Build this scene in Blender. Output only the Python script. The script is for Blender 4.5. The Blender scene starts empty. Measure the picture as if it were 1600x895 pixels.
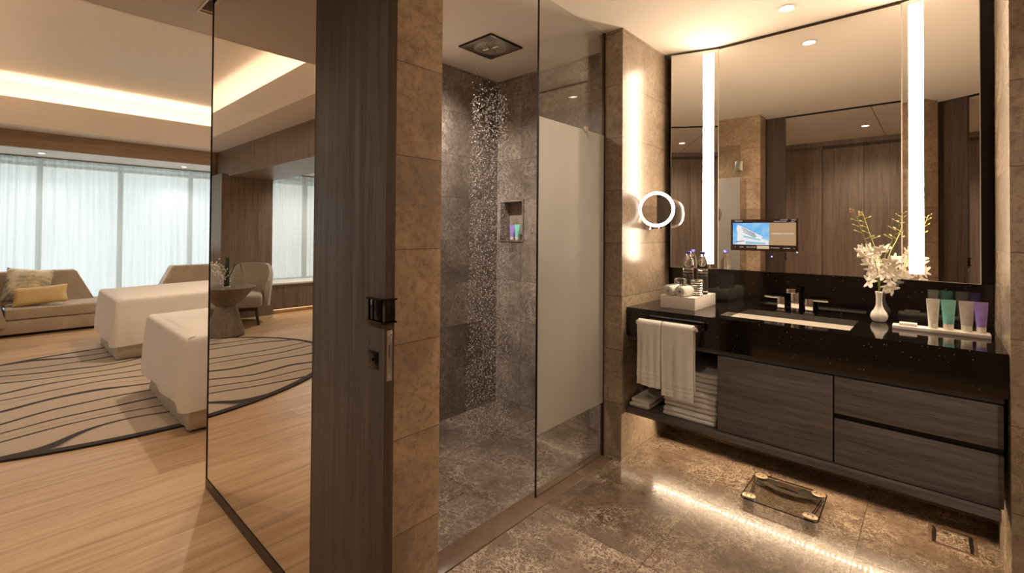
import bpy, bmesh, math, random
from mathutils import Vector, Matrix
random.seed(7)
R = math.radians
C = bpy.context.scene.collection
sc = bpy.context.scene

# ------------------------------------------------------------------ materials
def new_mat(name):
    m = bpy.data.materials.new(name); m.use_nodes = True
    nt = m.node_tree; nt.nodes.clear()
    out = nt.nodes.new('ShaderNodeOutputMaterial')
    return m, nt, out
def nd(nt, t, **kw):
    n = nt.nodes.new('ShaderNode' + t)
    for k, v in kw.items(): setattr(n, k, v)
    return n
def setin(n, **kw):
    for k, v in kw.items():
        s = n.inputs[k.replace('_', ' ')]
        s.default_value = v
def srgb(r, g, b):
    f = lambda c: (c/255/12.92) if c/255 <= .04045 else ((c/255+.055)/1.055)**2.4
    return (f(r), f(g), f(b), 1)
def mathn(nt, op, a, b=None, c=None):
    n = nd(nt, 'Math', operation=op)
    for i, v in enumerate((a, b, c)):
        if v is None: continue
        if isinstance(v, (int, float)): n.inputs[i].default_value = v
        else: nt.links.new(v, n.inputs[i])
    return n.outputs[0]
def mixc(nt, fac, a, b, mode='MIX'):
    n = nd(nt, 'Mix', data_type='RGBA', blend_type=mode)
    for i, v in ((0, fac), (6, a), (7, b)):
        if isinstance(v, (int, float, tuple)): n.inputs[i].default_value = v
        else: nt.links.new(v, n.inputs[i])
    return n.outputs[2]
def ramp(nt, fac, stops):
    n = nd(nt, 'ValToRGB'); e = n.color_ramp.elements
    while len(e) < len(stops): e.new(.5)
    for el, (p, c) in zip(e, stops):
        el.position = p; el.color = c if isinstance(c, tuple) else (c, c, c, 1)
    nt.links.new(fac, n.inputs[0]); return n.outputs[0]
def coords(nt):
    return nd(nt, 'TexCoord').outputs['Object']
def scaled(nt, vec, s):
    n = nd(nt, 'Mapping'); n.inputs['Scale'].default_value = s
    nt.links.new(vec, n.inputs[0]); return n.outputs[0]
def noise(nt, vec, scale, detail=4, rough=.55, dist=0, out='Fac'):
    n = nd(nt, 'TexNoise'); setin(n, Scale=scale, Detail=detail, Roughness=rough, Distortion=dist)
    nt.links.new(vec, n.inputs['Vector']); return n.outputs[out]
def finish(nt, out, col, rough=.5, metal=0, spec=.5, bump=None, bstr=.2, bdist=.002, coat=0, sheen=0):
    p = nd(nt, 'BsdfPrincipled')
    for k, v in (('Base Color', col), ('Roughness', rough)):
        if isinstance(v, (int, float, tuple)): p.inputs[k].default_value = v
        else: nt.links.new(v, p.inputs[k])
    p.inputs['Metallic'].default_value = metal
    p.inputs['Specular IOR Level'].default_value = spec
    p.inputs['Coat Weight'].default_value = coat
    p.inputs['Sheen Weight'].default_value = sheen
    if bump is not None:
        b = nd(nt, 'Bump'); setin(b, Strength=bstr, Distance=bdist)
        nt.links.new(bump, b.inputs['Height']); nt.links.new(b.outputs[0], p.inputs['Normal'])
    nt.links.new(p.outputs[0], out.inputs[0]); return p
def plain(name, col, rough=.5, metal=0, spec=.5, nscale=60, nstr=.08, **kw):
    m, nt, out = new_mat(name)
    v = coords(nt); f = noise(nt, v, nscale, 3)
    c2 = tuple(min(1, x*(1-nstr)) for x in col[:3]) + (1,)
    c3 = tuple(min(1, x*(1+nstr)) for x in col[:3]) + (1,)
    finish(nt, out, ramp(nt, f, [(.3, c2), (.7, c3)]), rough, metal, spec, **kw)
    return m
def fabric(name, col, col2=None, scale=350, rough=.9, bstr=.5, bdist=.002, sheen=.3):
    m, nt, out = new_mat(name)
    v = coords(nt); f = noise(nt, v, scale, 2); g = noise(nt, v, 6, 3)
    col2 = col2 or tuple(x*.82 for x in col[:3]) + (1,)
    c = ramp(nt, mathn(nt, 'ADD', mathn(nt, 'MULTIPLY', f, .7), mathn(nt, 'MULTIPLY', g, .3)), [(.38, col2), (.62, col)])
    finish(nt, out, c, rough, 0, .2, bump=f, bstr=bstr, bdist=bdist, sheen=sheen)
    return m
def emit(name, col, s):
    m, nt, out = new_mat(name)
    e = nd(nt, 'Emission'); e.inputs[0].default_value = col; e.inputs[1].default_value = s
    nt.links.new(e.outputs[0], out.inputs[0]); return m
def stone(name, dark, light, vein, joints, jcol, rough=.25, vs=9, vamt=.6, var=.18, big=2.2, speck=.35, coat=0):
    m, nt, out = new_mat(name); L = nt.links
    v = coords(nt)
    sep = nd(nt, 'SeparateXYZ'); L.new(v, sep.inputs[0])
    # per tile offset and tint
    cell = nd(nt, 'CombineXYZ'); line = None
    for ax, off, per in joints:
        i = 'XYZ'.index(ax)
        q = mathn(nt, 'DIVIDE', mathn(nt, 'SUBTRACT', sep.outputs[i], off), per)
        L.new(mathn(nt, 'FLOOR', q), cell.inputs[i])
        fr = mathn(nt, 'FRACT', q)
        d = mathn(nt, 'MULTIPLY', mathn(nt, 'MINIMUM', fr, mathn(nt, 'SUBTRACT', 1.0, fr)), per)
        l = mathn(nt, 'LESS_THAN', d, .0014)
        line = l if line is None else mathn(nt, 'MAXIMUM', line, l)
    wn = nd(nt, 'TexWhiteNoise'); L.new(cell.outputs[0], wn.inputs['Vector'])
    off = nd(nt, 'VectorMath', operation='MULTIPLY_ADD')
    L.new(wn.outputs['Color'], off.inputs[0]); off.inputs[1].default_value = (7, 7, 7); L.new(v, off.inputs[2])
    pv = off.outputs[0]
    dn = nd(nt, 'VectorMath', operation='MULTIPLY_ADD')
    L.new(noise(nt, pv, 5, 5, .6, 0, 'Color'), dn.inputs[0]); dn.inputs[1].default_value = (.35, .35, .35); L.new(pv, dn.inputs[2])
    base = ramp(nt, noise(nt, pv, big, 8, .72, .6), [(.30, dark), (.64, light)])
    sp = ramp(nt, noise(nt, pv, 38, 6, .7), [(.36, 0.0), (.52, 1.0)])
    base = mixc(nt, mathn(nt, 'MULTIPLY', mathn(nt, 'SUBTRACT', 1.0, sp), speck), base, dark)
    facs = None
    for s, w in ((vs, .05), (vs*2.3, .07)):
        vo = nd(nt, 'TexVoronoi', feature='DISTANCE_TO_EDGE'); vo.inputs['Scale'].default_value = s
        L.new(dn.outputs[0], vo.inputs['Vector'])
        f = ramp(nt, vo.outputs['Distance'], [(0, 1.0), (w, 0.0)])
        facs = f if facs is None else mathn(nt, 'MAXIMUM', facs, f)
    mask = ramp(nt, noise(nt, pv, 4.5, 4, .6), [(.4, 0.05), (.62, 1.0)])
    facs = mathn(nt, 'MULTIPLY', mathn(nt, 'MULTIPLY', facs, mask), vamt)
    c = mixc(nt, facs, base, vein)
    tint = mathn(nt, 'ADD', mathn(nt, 'MULTIPLY', wn.outputs['Value'], var*2), 1-var)
    sc_ = nd(nt, 'VectorMath', operation='SCALE'); L.new(c, sc_.inputs[0]); L.new(tint, sc_.inputs['Scale'])
    c = sc_.outputs[0]
    if line is not None: c = mixc(nt, mathn(nt, 'MULTIPLY', line, .75), c, jcol)
    pr = finish(nt, out, c, rough, 0, .5, coat=coat)
    pr.inputs['Coat Roughness'].default_value = .03
    return m
def wood(name, c1, c2, axis='Z', rough=.45, across=38, along=1.6, planks=None, bstr=.15, pore=.35):
    m, nt, out = new_mat(name); L = nt.links
    v = coords(nt)
    if planks:
        sep = nd(nt, 'SeparateXYZ'); L.new(v, sep.inputs[0])
        ax, off, per = planks
        q = mathn(nt, 'FLOOR', mathn(nt, 'DIVIDE', mathn(nt, 'SUBTRACT', sep.outputs['XYZ'.index(ax)], off), per))
        add = nd(nt, 'VectorMath', operation='ADD'); L.new(v, add.inputs[0])
        cmb = nd(nt, 'CombineXYZ')
        k = mathn(nt, 'MULTIPLY', q, 3.37)
        for i in range(3): L.new(k, cmb.inputs[i])
        L.new(cmb.outputs[0], add.inputs[1]); v = add.outputs[0]
    s = [across]*3; s['XYZ'.index(axis)] = along
    s2 = [across*.22]*3; s2['XYZ'.index(axis)] = along*.35
    s3 = [across*4.5]*3; s3['XYZ'.index(axis)] = along*3
    n1 = noise(nt, scaled(nt, v, s), 1, 5, .6, .3)
    n2 = noise(nt, scaled(nt, v, s2), 1, 3, .5, 1.2)
    n3 = noise(nt, scaled(nt, v, s3), 1, 2, .6)
    ring = mathn(nt, 'FRACT', mathn(nt, 'MULTIPLY', n2, 9))
    ring = ramp(nt, ring, [(0, 0.0), (.12, 1.0), (.9, 1.0), (1, 0.0)])
    f = mathn(nt, 'ADD', mathn(nt, 'MULTIPLY', n1, .6), mathn(nt, 'MULTIPLY', n2, .4))
    c = ramp(nt, f, [(.35, c1), (.65, c2)])
    dk = tuple(x*.55 for x in c1[:3]) + (1,)
    c = mixc(nt, mathn(nt, 'MULTIPLY', mathn(nt, 'SUBTRACT', 1.0, ring), .35), c, dk)
    c = mixc(nt, mathn(nt, 'MULTIPLY', ramp(nt, n3, [(.38, 1.0), (.5, 0.0)]), pore), c, dk)
    finish(nt, out, c, rough, 0, .4, bump=n3, bstr=bstr, bdist=.001)
    return m

M = {}
# surfaces
JC = srgb(62, 48, 38)
M['floor_stone'] = stone('floor_marble', srgb(80, 66, 56), srgb(136, 116, 99), srgb(212, 194, 172), [('X', -.25, .61), ('Y', .5, .61)], JC, .24, 17, .8, .07, speck=.7, coat=.8)
M['shower_floor_stone'] = stone('shower_floor_marble', srgb(74, 64, 57), srgb(124, 109, 97), srgb(186, 170, 154), [('X', -1.5, .61), ('Y', 1.02, .61)], JC, .2, 8, .6, .07, speck=.5)
M['curb_stone'] = stone('curb_marble', srgb(88, 70, 56), srgb(108, 88, 72), srgb(140, 120, 100), [('Y', .9, 1.2)], JC, .2, 12, .2, .03)
TZ = ('Z', .02, .3055)
M['wall_x'] = stone('shower_wall_marble', srgb(88, 78, 70), srgb(150, 138, 128), srgb(206, 196, 184), [TZ, ('Y', 2.46-.61*2, .61)], JC, .3, 11, .6, .2, speck=.65)
M['wall_y'] = stone('shower_back_marble', srgb(96, 86, 78), srgb(160, 148, 137), srgb(216, 206, 194), [TZ, ('X', -2.3-.61*2, .61)], JC, .3, 11, .6, .2, speck=.65)
M['pillar'] = stone('pillar_marble', srgb(118, 102, 86), srgb(170, 152, 132), srgb(206, 190, 168), [TZ], JC, .24, 14, .3, .05, speck=.75)
M['column'] = stone('column_marble', srgb(124, 102, 80), srgb(184, 156, 128), srgb(200, 176, 150), [TZ], srgb(60, 46, 34), .35, 14, .25, .05, speck=.7, big=4)
M['paint'] = plain('ceiling_paint', srgb(234, 226, 216), .9, 0, .2, 3, .01)
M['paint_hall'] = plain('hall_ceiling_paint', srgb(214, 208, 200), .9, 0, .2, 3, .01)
M['black'] = plain('black_trim', srgb(28, 22, 18), .4, 0, .4)
M['bronze'] = plain('dark_bronze', srgb(62, 50, 42), .35, .7, .5, 20, .05)
M['door_wood'] = wood('dark_ash_door', srgb(70, 65, 63), srgb(106, 100, 98), 'Z', .5, 30, 1.1, ('X', -1.33, .125))
M['door_edge'] = wood('dark_ash_edge', srgb(52, 40, 31), srgb(84, 68, 55), 'Z', .5, 60, 2)
M['van_wood'] = wood('dark_ash_vanity', srgb(84, 79, 78), srgb(126, 120, 118), 'X', .5, 42, 1.6)
M['hall_wood'] = wood('brown_veneer', srgb(106, 90, 78), srgb(138, 120, 106), 'Z', .5, 26, 1.2, ('X', -.29, .36))
M['bed_wood'] = wood('walnut_panel', srgb(118, 102, 88), srgb(152, 134, 116), 'Z', .4, 34, 1.2, ('X', 0, .19))
M['head_wood'] = wood('header_veneer', srgb(150, 124, 98), srgb(176, 148, 120), 'Y', .5, 30, 1)
M['table_wood'] = wood('table_walnut', srgb(106, 92, 78), srgb(142, 126, 110), 'Z', .45, 40, 2)
M['dark_wood'] = wood('chair_leg_wood', srgb(60, 44, 34), srgb(84, 64, 50), 'Z', .4, 60, 3)
# oak planks
m, nt, out = new_mat('oak_planks'); L = nt.links
v = coords(nt); sep = nd(nt, 'SeparateXYZ'); L.new(v, sep.inputs[0])
cb = nd(nt, 'CombineXYZ'); L.new(sep.outputs[1], cb.inputs[0]); L.new(sep.outputs[0], cb.inputs[1])
br = nd(nt, 'TexBrick'); br.offset = .37; br.offset_frequency = 2
setin(br, Scale=1.0); br.inputs['Brick Width'].default_value = 1.5; br.inputs['Row Height'].default_value = .185
br.inputs['Mortar Size'].default_value = .0016; br.inputs['Mortar Smooth'].default_value = 0
br.inputs['Color1'].default_value = srgb(206, 172, 134); br.inputs['Color2'].default_value = srgb(186, 150, 112); br.inputs['Mortar'].default_value = srgb(120, 86, 56)
L.new(cb.outputs[0], br.inputs['Vector'])
g = noise(nt, scaled(nt, v, (34, 2.2, 34)), 1, 5, .6, .4); g2 = noise(nt, scaled(nt, v, (9, .9, 9)), 1, 4, .5, 1.5)
c = mixc(nt, ramp(nt, g, [(.35, .55), (.62, 0.0)]), br.outputs['Color'], srgb(160, 122, 84))
c = mixc(nt, ramp(nt, g2, [(.36, .35), (.55, 0.0)]), c, srgb(222, 190, 152))
finish(nt, out, c, .34, 0, .45); M['oak'] = m
# sparkling black quartz
m, nt, out = new_mat('black_quartz'); L = nt.links
v = coords(nt); vo = nd(nt, 'TexVoronoi'); vo.inputs['Scale'].default_value = 120; L.new(v, vo.inputs['Vector'])
f = ramp(nt, vo.outputs['Distance'], [(0, 1.0), (.16, .6), (.2, 0.0)])
w_ = nd(nt, 'SeparateColor'); L.new(vo.outputs['Color'], w_.inputs[0])
f = mathn(nt, 'MULTIPLY', f, ramp(nt, w_.outputs[0], [(.93, 0.0), (.95, 1.0)]))
c = mixc(nt, f, ramp(nt, noise(nt, v, 60, 4), [(.4, srgb(13, 10, 9)), (.7, srgb(22, 17, 15))]), srgb(235, 205, 175))
finish(nt, out, c, .07, 0, .6); M['quartz'] = m
# rug
m, nt, out = new_mat('rug_wool'); L = nt.links
v = coords(nt); sep = nd(nt, 'SeparateXYZ'); L.new(v, sep.inputs[0])
X, Y = sep.outputs[0], sep.outputs[1]
wv = mathn(nt, 'MULTIPLY', mathn(nt, 'SINE', mathn(nt, 'ADD', mathn(nt, 'MULTIPLY', Y, 2.6), mathn(nt, 'MULTIPLY', X, 2.1))), .06)
wn2 = mathn(nt, 'MULTIPLY', noise(nt, scaled(nt, v, (1.2, .9, 1)), 1, 1, .4), .75)
pos = mathn(nt, 'ADD', mathn(nt, 'ADD', X, wv), wn2)
def lines(per, off, w):
    fr = mathn(nt, 'FRACT', mathn(nt, 'DIVIDE', mathn(nt, 'ADD', pos, off), per))
    d = mathn(nt, 'ABSOLUTE', mathn(nt, 'SUBTRACT', fr, .5))
    return ramp(nt, mathn(nt, 'MULTIPLY', d, per), [(w, 1.0), (w*1.25, 0.0)])
lf = mathn(nt, 'MAXIMUM', lines(.27, 0, .017), mathn(nt, 'MULTIPLY', lines(.41, .07, .004), .45))
rad = mathn(nt, 'SQRT', mathn(nt, 'ADD', mathn(nt, 'POWER', mathn(nt, 'DIVIDE', X, 1.52), 2), mathn(nt, 'POWER', mathn(nt, 'DIVIDE', Y, 1.95), 2)))
lf = mathn(nt, 'MAXIMUM', lf, mathn(nt, 'GREATER_THAN', rad, .965))
fz = noise(nt, v, 240, 2)
base = ramp(nt, fz, [(.35, srgb(160, 140, 118)), (.65, srgb(198, 178, 154))])
finish(nt, out, mixc(nt, lf, base, srgb(52, 44, 40)), .95, 0, .1, bump=fz, bstr=.5, bdist=.004, sheen=.2); M['rug'] = m
# curtains: sheer, partly see-through and partly translucent
m, nt, out = new_mat('sheer_curtain'); L = nt.links
tr = nd(nt, 'BsdfTransparent'); tl = nd(nt, 'BsdfTranslucent'); df = nd(nt, 'BsdfDiffuse')
tl.inputs[0].default_value = (.9, .92, .91, 1); df.inputs[0].default_value = (.78, .78, .76, 1)
a = nd(nt, 'MixShader'); a.inputs[0].default_value = .35; L.new(tl.outputs[0], a.inputs[1]); L.new(df.outputs[0], a.inputs[2])
b = nd(nt, 'MixShader'); L.new(tr.outputs[0], b.inputs[1]); L.new(a.outputs[0], b.inputs[2])
v = coords(nt); L.new(ramp(nt, noise(nt, scaled(nt, v, (60, 60, 1)), 1, 2), [(.3, .62), (.7, .78)]), b.inputs[0])
L.new(b.outputs[0], out.inputs[0]); M['sheer'] = m
# thin architectural glass
def thin_glass(name, tint, ior=1.5, rough=0.0):
    m, nt, out = new_mat(name); L = nt.links
    tr = nd(nt, 'BsdfTransparent'); tr.inputs[0].default_value = tint
    gl = nd(nt, 'BsdfGlossy'); gl.inputs['Roughness'].default_value = rough; gl.inputs[0].default_value = (1, 1, 1, 1)
    fr = nd(nt, 'Fresnel'); geo = nd(nt, 'NewGeometry')
    L.new(mathn(nt, 'ADD', mathn(nt, 'MULTIPLY', geo.outputs['Backfacing'], 1/ior-ior), ior), fr.inputs[0])
    mx = nd(nt, 'MixShader'); L.new(fr.outputs[0], mx.inputs[0]); L.new(tr.outputs[0], mx.inputs[1]); L.new(gl.outputs[0], mx.inputs[2])
    L.new(mx.outputs[0], out.inputs[0]); return m
M['glass'] = thin_glass('shower_glass', (.94, .95, .935, 1))
M['win_glass'] = thin_glass('window_glass', (.97, .985, .98, 1), 1.3)
M['scale_glass'] = thin_glass('scale_glass', (.90, .90, .885, 1))
m, nt, out = new_mat('frosted_film'); L = nt.links
tl = nd(nt, 'BsdfTranslucent'); tl.inputs[0].default_value = (.90, .86, .79, 1)
df = nd(nt, 'BsdfDiffuse'); df.inputs[0].default_value = (.55, .52, .47, 1)
gl = nd(nt, 'BsdfGlossy'); gl.inputs['Roughness'].default_value = .3
rf = nd(nt, 'BsdfRefraction'); rf.inputs['Roughness'].default_value = .45; rf.inputs['IOR'].default_value = 1.02; rf.inputs[0].default_value = (.8, .8, .78, 1)
a = nd(nt, 'MixShader'); a.inputs[0].default_value = .5; L.new(tl.outputs[0], a.inputs[1]); L.new(df.outputs[0], a.inputs[2])
b = nd(nt, 'MixShader'); b.inputs[0].default_value = .2; L.new(a.outputs[0], b.inputs[1]); L.new(rf.outputs[0], b.inputs[2])
c_ = nd(nt, 'MixShader'); c_.inputs[0].default_value = .06; L.new(b.outputs[0], c_.inputs[1]); L.new(gl.outputs[0], c_.inputs[2])
L.new(c_.outputs[0], out.inputs[0]); M['frost'] = m
def glassy(name, col, ior=1.4, rough=0):
    m, nt, out = new_mat(name)
    p = finish(nt, out, col, rough, 0, .5); p.inputs['Transmission Weight'].default_value = 1; p.inputs['IOR'].default_value = ior
    return m
M['bottle'] = glassy('clear_bottle', (1, 1, 1, 1), 1.33)
M['tumbler'] = glassy('cut_glass', (1, 1, 1, 1), 1.45)
m, nt, out = new_mat('mirror_silver'); finish(nt, out, (.93, .91, .88, 1), 0.0, 1); M['mirror'] = m
m, nt, out = new_mat('door_mirror_silver'); finish(nt, out, (.80, .76, .71, 1), 0.0, 1); M['mirror_bronze'] = m
m, nt, out = new_mat('chrome'); finish(nt, out, (.88, .86, .84, 1), .12, 1); M['chrome'] = m
m, nt, out = new_mat('satin_metal'); finish(nt, out, (.55, .52, .48, 1), .3, 1); M['satin'] = m
m, nt, out = new_mat('gunmetal'); finish(nt, out, (.05, .045, .045, 1), .12, 1); M['gun'] = m
M['ceramic'] = plain('white_ceramic', srgb(236, 230, 222), .12, 0, .5, 4, .01)
M['white_box'] = plain('white_lacquer', srgb(236, 228, 218), .35, 0, .4, 4, .01)
M['towel'] = fabric('white_terry', srgb(250, 247, 242), srgb(232, 228, 222), 420, .95, .9, .004)
M['spread'] = fabric('bedspread_cotton', srgb(236, 226, 214), srgb(226, 214, 200), 200, .9, .2, .001)
M['skirt'] = fabric('bed_skirt_cotton', srgb(222, 208, 188), srgb(206, 190, 168), 200, .9, .2, .001)
M['sofa'] = fabric('sofa_linen', srgb(196, 176, 152), srgb(162, 142, 120), 260, .9, .5, .002)
M['armchair'] = fabric('armchair_wool', srgb(184, 174, 158), srgb(158, 148, 132), 260, .9, .5, .002)
M['yellow'] = fabric('yellow_silk', srgb(226, 196, 138), srgb(206, 172, 112), 120, .6, .2, .001, .2)
# patterned cushion
m, nt, out = new_mat('patterned_cushion'); v = coords(nt)
wv = nd(nt, 'TexWave', wave_type='RINGS'); setin(wv, Scale=7.0, Distortion=6.0, Detail=2.0); nt.links.new(v, wv.inputs['Vector'])
bl = ramp(nt, noise(nt, v, 7, 3), [(.42, srgb(224, 206, 178)), (.5, srgb(200, 178, 140)), (.62, srgb(132, 142, 136))])
finish(nt, out, mixc(nt, mathn(nt, 'MULTIPLY', wv.outputs['Fac'], .35), bl, srgb(238, 226, 206)), .85, 0, .2); M['pattern'] = m
M['petal'] = plain('orchid_petal', srgb(250, 240, 228), .5, 0, .3, 30, .03)
M['stem'] = plain('green_stem', srgb(120, 126, 62), .5, 0, .4, 40, .15)
M['bud'] = plain('orchid_bud', srgb(196, 184, 112), .5, 0, .4, 40, .15)
M['leaf'] = plain('dark_leaf', srgb(52, 76, 48), .4, 0, .4, 40, .15)
M['pur_tube'] = plain('purple_plastic', srgb(165, 140, 228), .3)
M['teal_tube'] = plain('teal_plastic', srgb(140, 218, 208), .3)
M['grey_tube'] = plain('grey_plastic', srgb(205, 198, 192), .3)
M['white_tube'] = plain('cream_plastic', srgb(244, 236, 226), .3)
M['pad'] = plain('beige_metal_pad', srgb(158, 140, 114), .35, .4)
M['cap'] = plain('white_cap', srgb(240, 232, 222), .3)
M['blue_cap'] = plain('blue_cap', srgb(72, 74, 170), .35)
M['drop'] = plain('water_drop', srgb(250, 246, 250), .15, 0, 1.0)
M['win_frame'] = plain('window_frame_paint', srgb(150, 156, 152), .5)
M['sill'] = plain('sill_white', srgb(230, 226, 218), .5)
M['screen_dark'] = plain('screen_glass', srgb(58, 44, 34), .1)
M['label'] = plain('pale_print', srgb(205, 205, 200), .5)
M['concrete'] = plain('pale_concrete', srgb(150, 165, 162), .8)
M['concrete_w'] = plain('white_ledge', srgb(245, 245, 240), .8)
WARM = (1, .70, .42, 1); WARMW = (1, .80, .58, 1)
M['e_strip'] = emit('vanity_light', (1, .77, .53, 1), 50)
M['e_ring'] = emit('ring_light', (1, .86, .74, 1), 5)
M['e_led'] = emit('led_warm', (1, .74, .47, 1), 620)
M['e_cove'] = emit('cove_light', (1, .80, .60, 1), 20)
M['e_down'] = emit('downlight', (1, .82, .62, 1), 25)
M['e_ledge'] = emit('ledge_light', (1, .62, .3, 1), 6)
M['e_blue'] = emit('blue_led', (.12, .12, 1, 1), 8)
M['e_tan'] = emit('screen_tan', srgb(188, 150, 112), .9)
M['e_white'] = emit('screen_white', (1, .97, .94, 1), .85)
M['e_pale'] = emit('screen_pale', srgb(222, 190, 160), .9)
M['e_bgrey'] = emit('screen_shadow', srgb(110, 130, 150), .8)
M['e_teal'] = emit('screen_teal', srgb(150, 205, 225), .9)
m, nt, out = new_mat('screen_sky'); v = coords(nt)
e = nd(nt, 'Emission'); nt.links.new(ramp(nt, noise(nt, v, 12, 3), [(.35, srgb(90, 170, 235)), (.65, srgb(170, 215, 245))]), e.inputs[0]); e.inputs[1].default_value = .95
nt.links.new(e.outputs[0], out.inputs[0]); M['e_sky'] = m

# ------------------------------------------------------------------ mesh helpers
def B(): return bmesh.new()
def box(bm, x0, x1, y0, y1, z0, z1, bev=0, seg=2):
    r = bmesh.ops.create_cube(bm, size=1)
    vs = r['verts']
    for v in vs:
        v.co = Vector(((x0+x1)/2 + v.co.x*(x1-x0), (y0+y1)/2 + v.co.y*(y1-y0), (z0+z1)/2 + v.co.z*(z1-z0)))
    if bev:
        es = list({e for v in vs for e in v.link_edges})
        bmesh.ops.bevel(bm, geom=es, offset=bev, segments=seg, affect='EDGES', profile=.5)
    return bm
def prism(bm, pts, axis, a0, a1):
    """extrude a polygon; pts are the two other coordinates in XYZ order"""
    def mk(p, a):
        return Vector((a, p[0], p[1])) if axis == 'X' else Vector((p[0], a, p[1])) if axis == 'Y' else Vector((p[0], p[1], a))
    lo = [bm.verts.new(mk(p, a0)) for p in pts]; hi = [bm.verts.new(mk(p, a1)) for p in pts]
    n = len(pts)
    fs = [bm.faces.new(lo), bm.faces.new(hi)]
    for i in range(n): fs.append(bm.faces.new((lo[i], lo[(i+1) % n], hi[(i+1) % n], hi[i])))
    bmesh.ops.recalc_face_normals(bm, faces=fs); return bm
def lathe(bm, prof, c=(0, 0, 0), n=32, mat=None, cap=True):
    rings = []
    for r, z in prof:
        rings.append([bm.verts.new(Vector((math.cos(2*math.pi*i/n)*r, math.sin(2*math.pi*i/n)*r, z))) for i in range(n)])
    fs = []
    for a, b in zip(rings, rings[1:]):
        for i in range(n): fs.append(bm.faces.new((a[i], a[(i+1) % n], b[(i+1) % n], b[i])))
    if cap: fs += [bm.faces.new(rings[0]), bm.faces.new(rings[-1])]
    vs = [v for r in rings for v in r]
    for v in vs:
        if mat: v.co = mat @ v.co
        v.co += Vector(c)
    bmesh.ops.recalc_face_normals(bm, faces=fs); return bm
def tube(bm, pts, r, n=8, caps=True):
    pts = [Vector(p) for p in pts]; rs = r if isinstance(r, (list, tuple)) else [r]*len(pts)
    rings = []; up = None
    for i, p in enumerate(pts):
        d = (pts[min(i+1, len(pts)-1)] - pts[max(i-1, 0)]).normalized()
        if up is None: up = Vector((0, 0, 1)) if abs(d.z) < .9 else Vector((1, 0, 0))
        s = d.cross(up).normalized(); up = s.cross(d).normalized()
        rings.append([bm.verts.new(p + (s*math.cos(2*math.pi*k/n) + up*math.sin(2*math.pi*k/n))*rs[i]) for k in range(n)])
    fs = []
    for a, b in zip(rings, rings[1:]):
        for i in range(n): fs.append(bm.faces.new((a[i], a[(i+1) % n], b[(i+1) % n], b[i])))
    if caps: fs += [bm.faces.new(rings[0]), bm.faces.new(rings[-1])]
    bmesh.ops.recalc_face_normals(bm, faces=fs); return bm
def blob(bm, c, s, rot=None, sub=2):
    r = bmesh.ops.create_icosphere(bm, subdivisions=sub, radius=1)
    for v in r['verts']:
        co = Vector((v.co.x*s[0], v.co.y*s[1], v.co.z*s[2]))
        if rot: co = rot @ co
        v.co = co + Vector(c)
    return bm
def mesh_of(name, bm, mat, sharp=28, smooth=True):
    me = bpy.data.meshes.new(name)
    for f in bm.faces: f.smooth = smooth
    if smooth:
        for e in bm.edges:
            if len(e.link_faces) == 2 and e.calc_face_angle(0) > R(sharp): e.smooth = False
    bm.to_mesh(me); bm.free()
    if mat: me.materials.append(M[mat] if isinstance(mat, str) else mat)
    return me
WM = {}
def tag(o, label=None, cat=None, group=None, kind=None):
    if label: o['label'] = label
    if cat: o['category'] = cat
    if group: o['group'] = group
    if kind: o['kind'] = kind
    return o
def T(name, label, cat, loc, rz=0, group=None):
    o = bpy.data.objects.new(name, None); C.objects.link(o); o.empty_display_size = .05
    o.location = loc; o.rotation_euler = (0, 0, rz)
    WM[o.name] = Matrix.Translation(loc) @ Matrix.Rotation(rz, 4, 'Z')
    return tag(o, label, cat, group)
def P(name, bm, mat, parent, world=True, label=None, kind=None, **kw):
    """a part: geometry given in world coordinates (or local when world=False)"""
    if world:
        inv = WM[parent.name].inverted()
        for v in bm.verts: v.co = inv @ v.co
    # its own origin at the middle of its geometry
    cs = [v.co for v in bm.verts]
    c = Vector([(min(p[i] for p in cs)+max(p[i] for p in cs))/2 for i in range(3)])
    for v in bm.verts: v.co -= c
    o = bpy.data.objects.new(name, mesh_of(name, bm, mat, **kw)); C.objects.link(o); o.parent = parent; o.location = c
    WM[o.name] = WM[parent.name] @ Matrix.Translation(c)
    return tag(o, label, kind=kind)
def O(name, bm, mat, label, cat, group=None, kind=None, **kw):
    cs = [v.co for v in bm.verts]
    lo = [min(p[i] for p in cs) for i in range(3)]; hi = [max(p[i] for p in cs) for i in range(3)]
    c = Vector(((lo[0]+hi[0])/2, (lo[1]+hi[1])/2, lo[2]))
    for v in bm.verts: v.co -= c
    o = bpy.data.objects.new(name, mesh_of(name, bm, mat, **kw)); C.objects.link(o); o.location = c
    WM[o.name] = Matrix.Translation(c)
    return tag(o, label, cat, group, kind)
def S(name, bm, mat, parent=None, **kw):
    o = bpy.data.objects.new(name, mesh_of(name, bm, mat, **kw)); C.objects.link(o)
    WM[o.name] = Matrix.Identity(4)
    if parent: o.parent = parent
    else: o['kind'] = 'structure'
    return o
def copy_tree(o, loc=None, rz=None, label=None, parent=None):
    c = o.copy(); C.objects.link(c); c.parent = parent
    if loc is not None: c.location = loc
    if rz is not None: c.rotation_euler = (0, 0, rz)
    if label: c['label'] = label
    for ch in list(o.children): copy_tree(ch, parent=c)
    return c
def bx(*a, **k): return box(B(), *a, **k)
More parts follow.
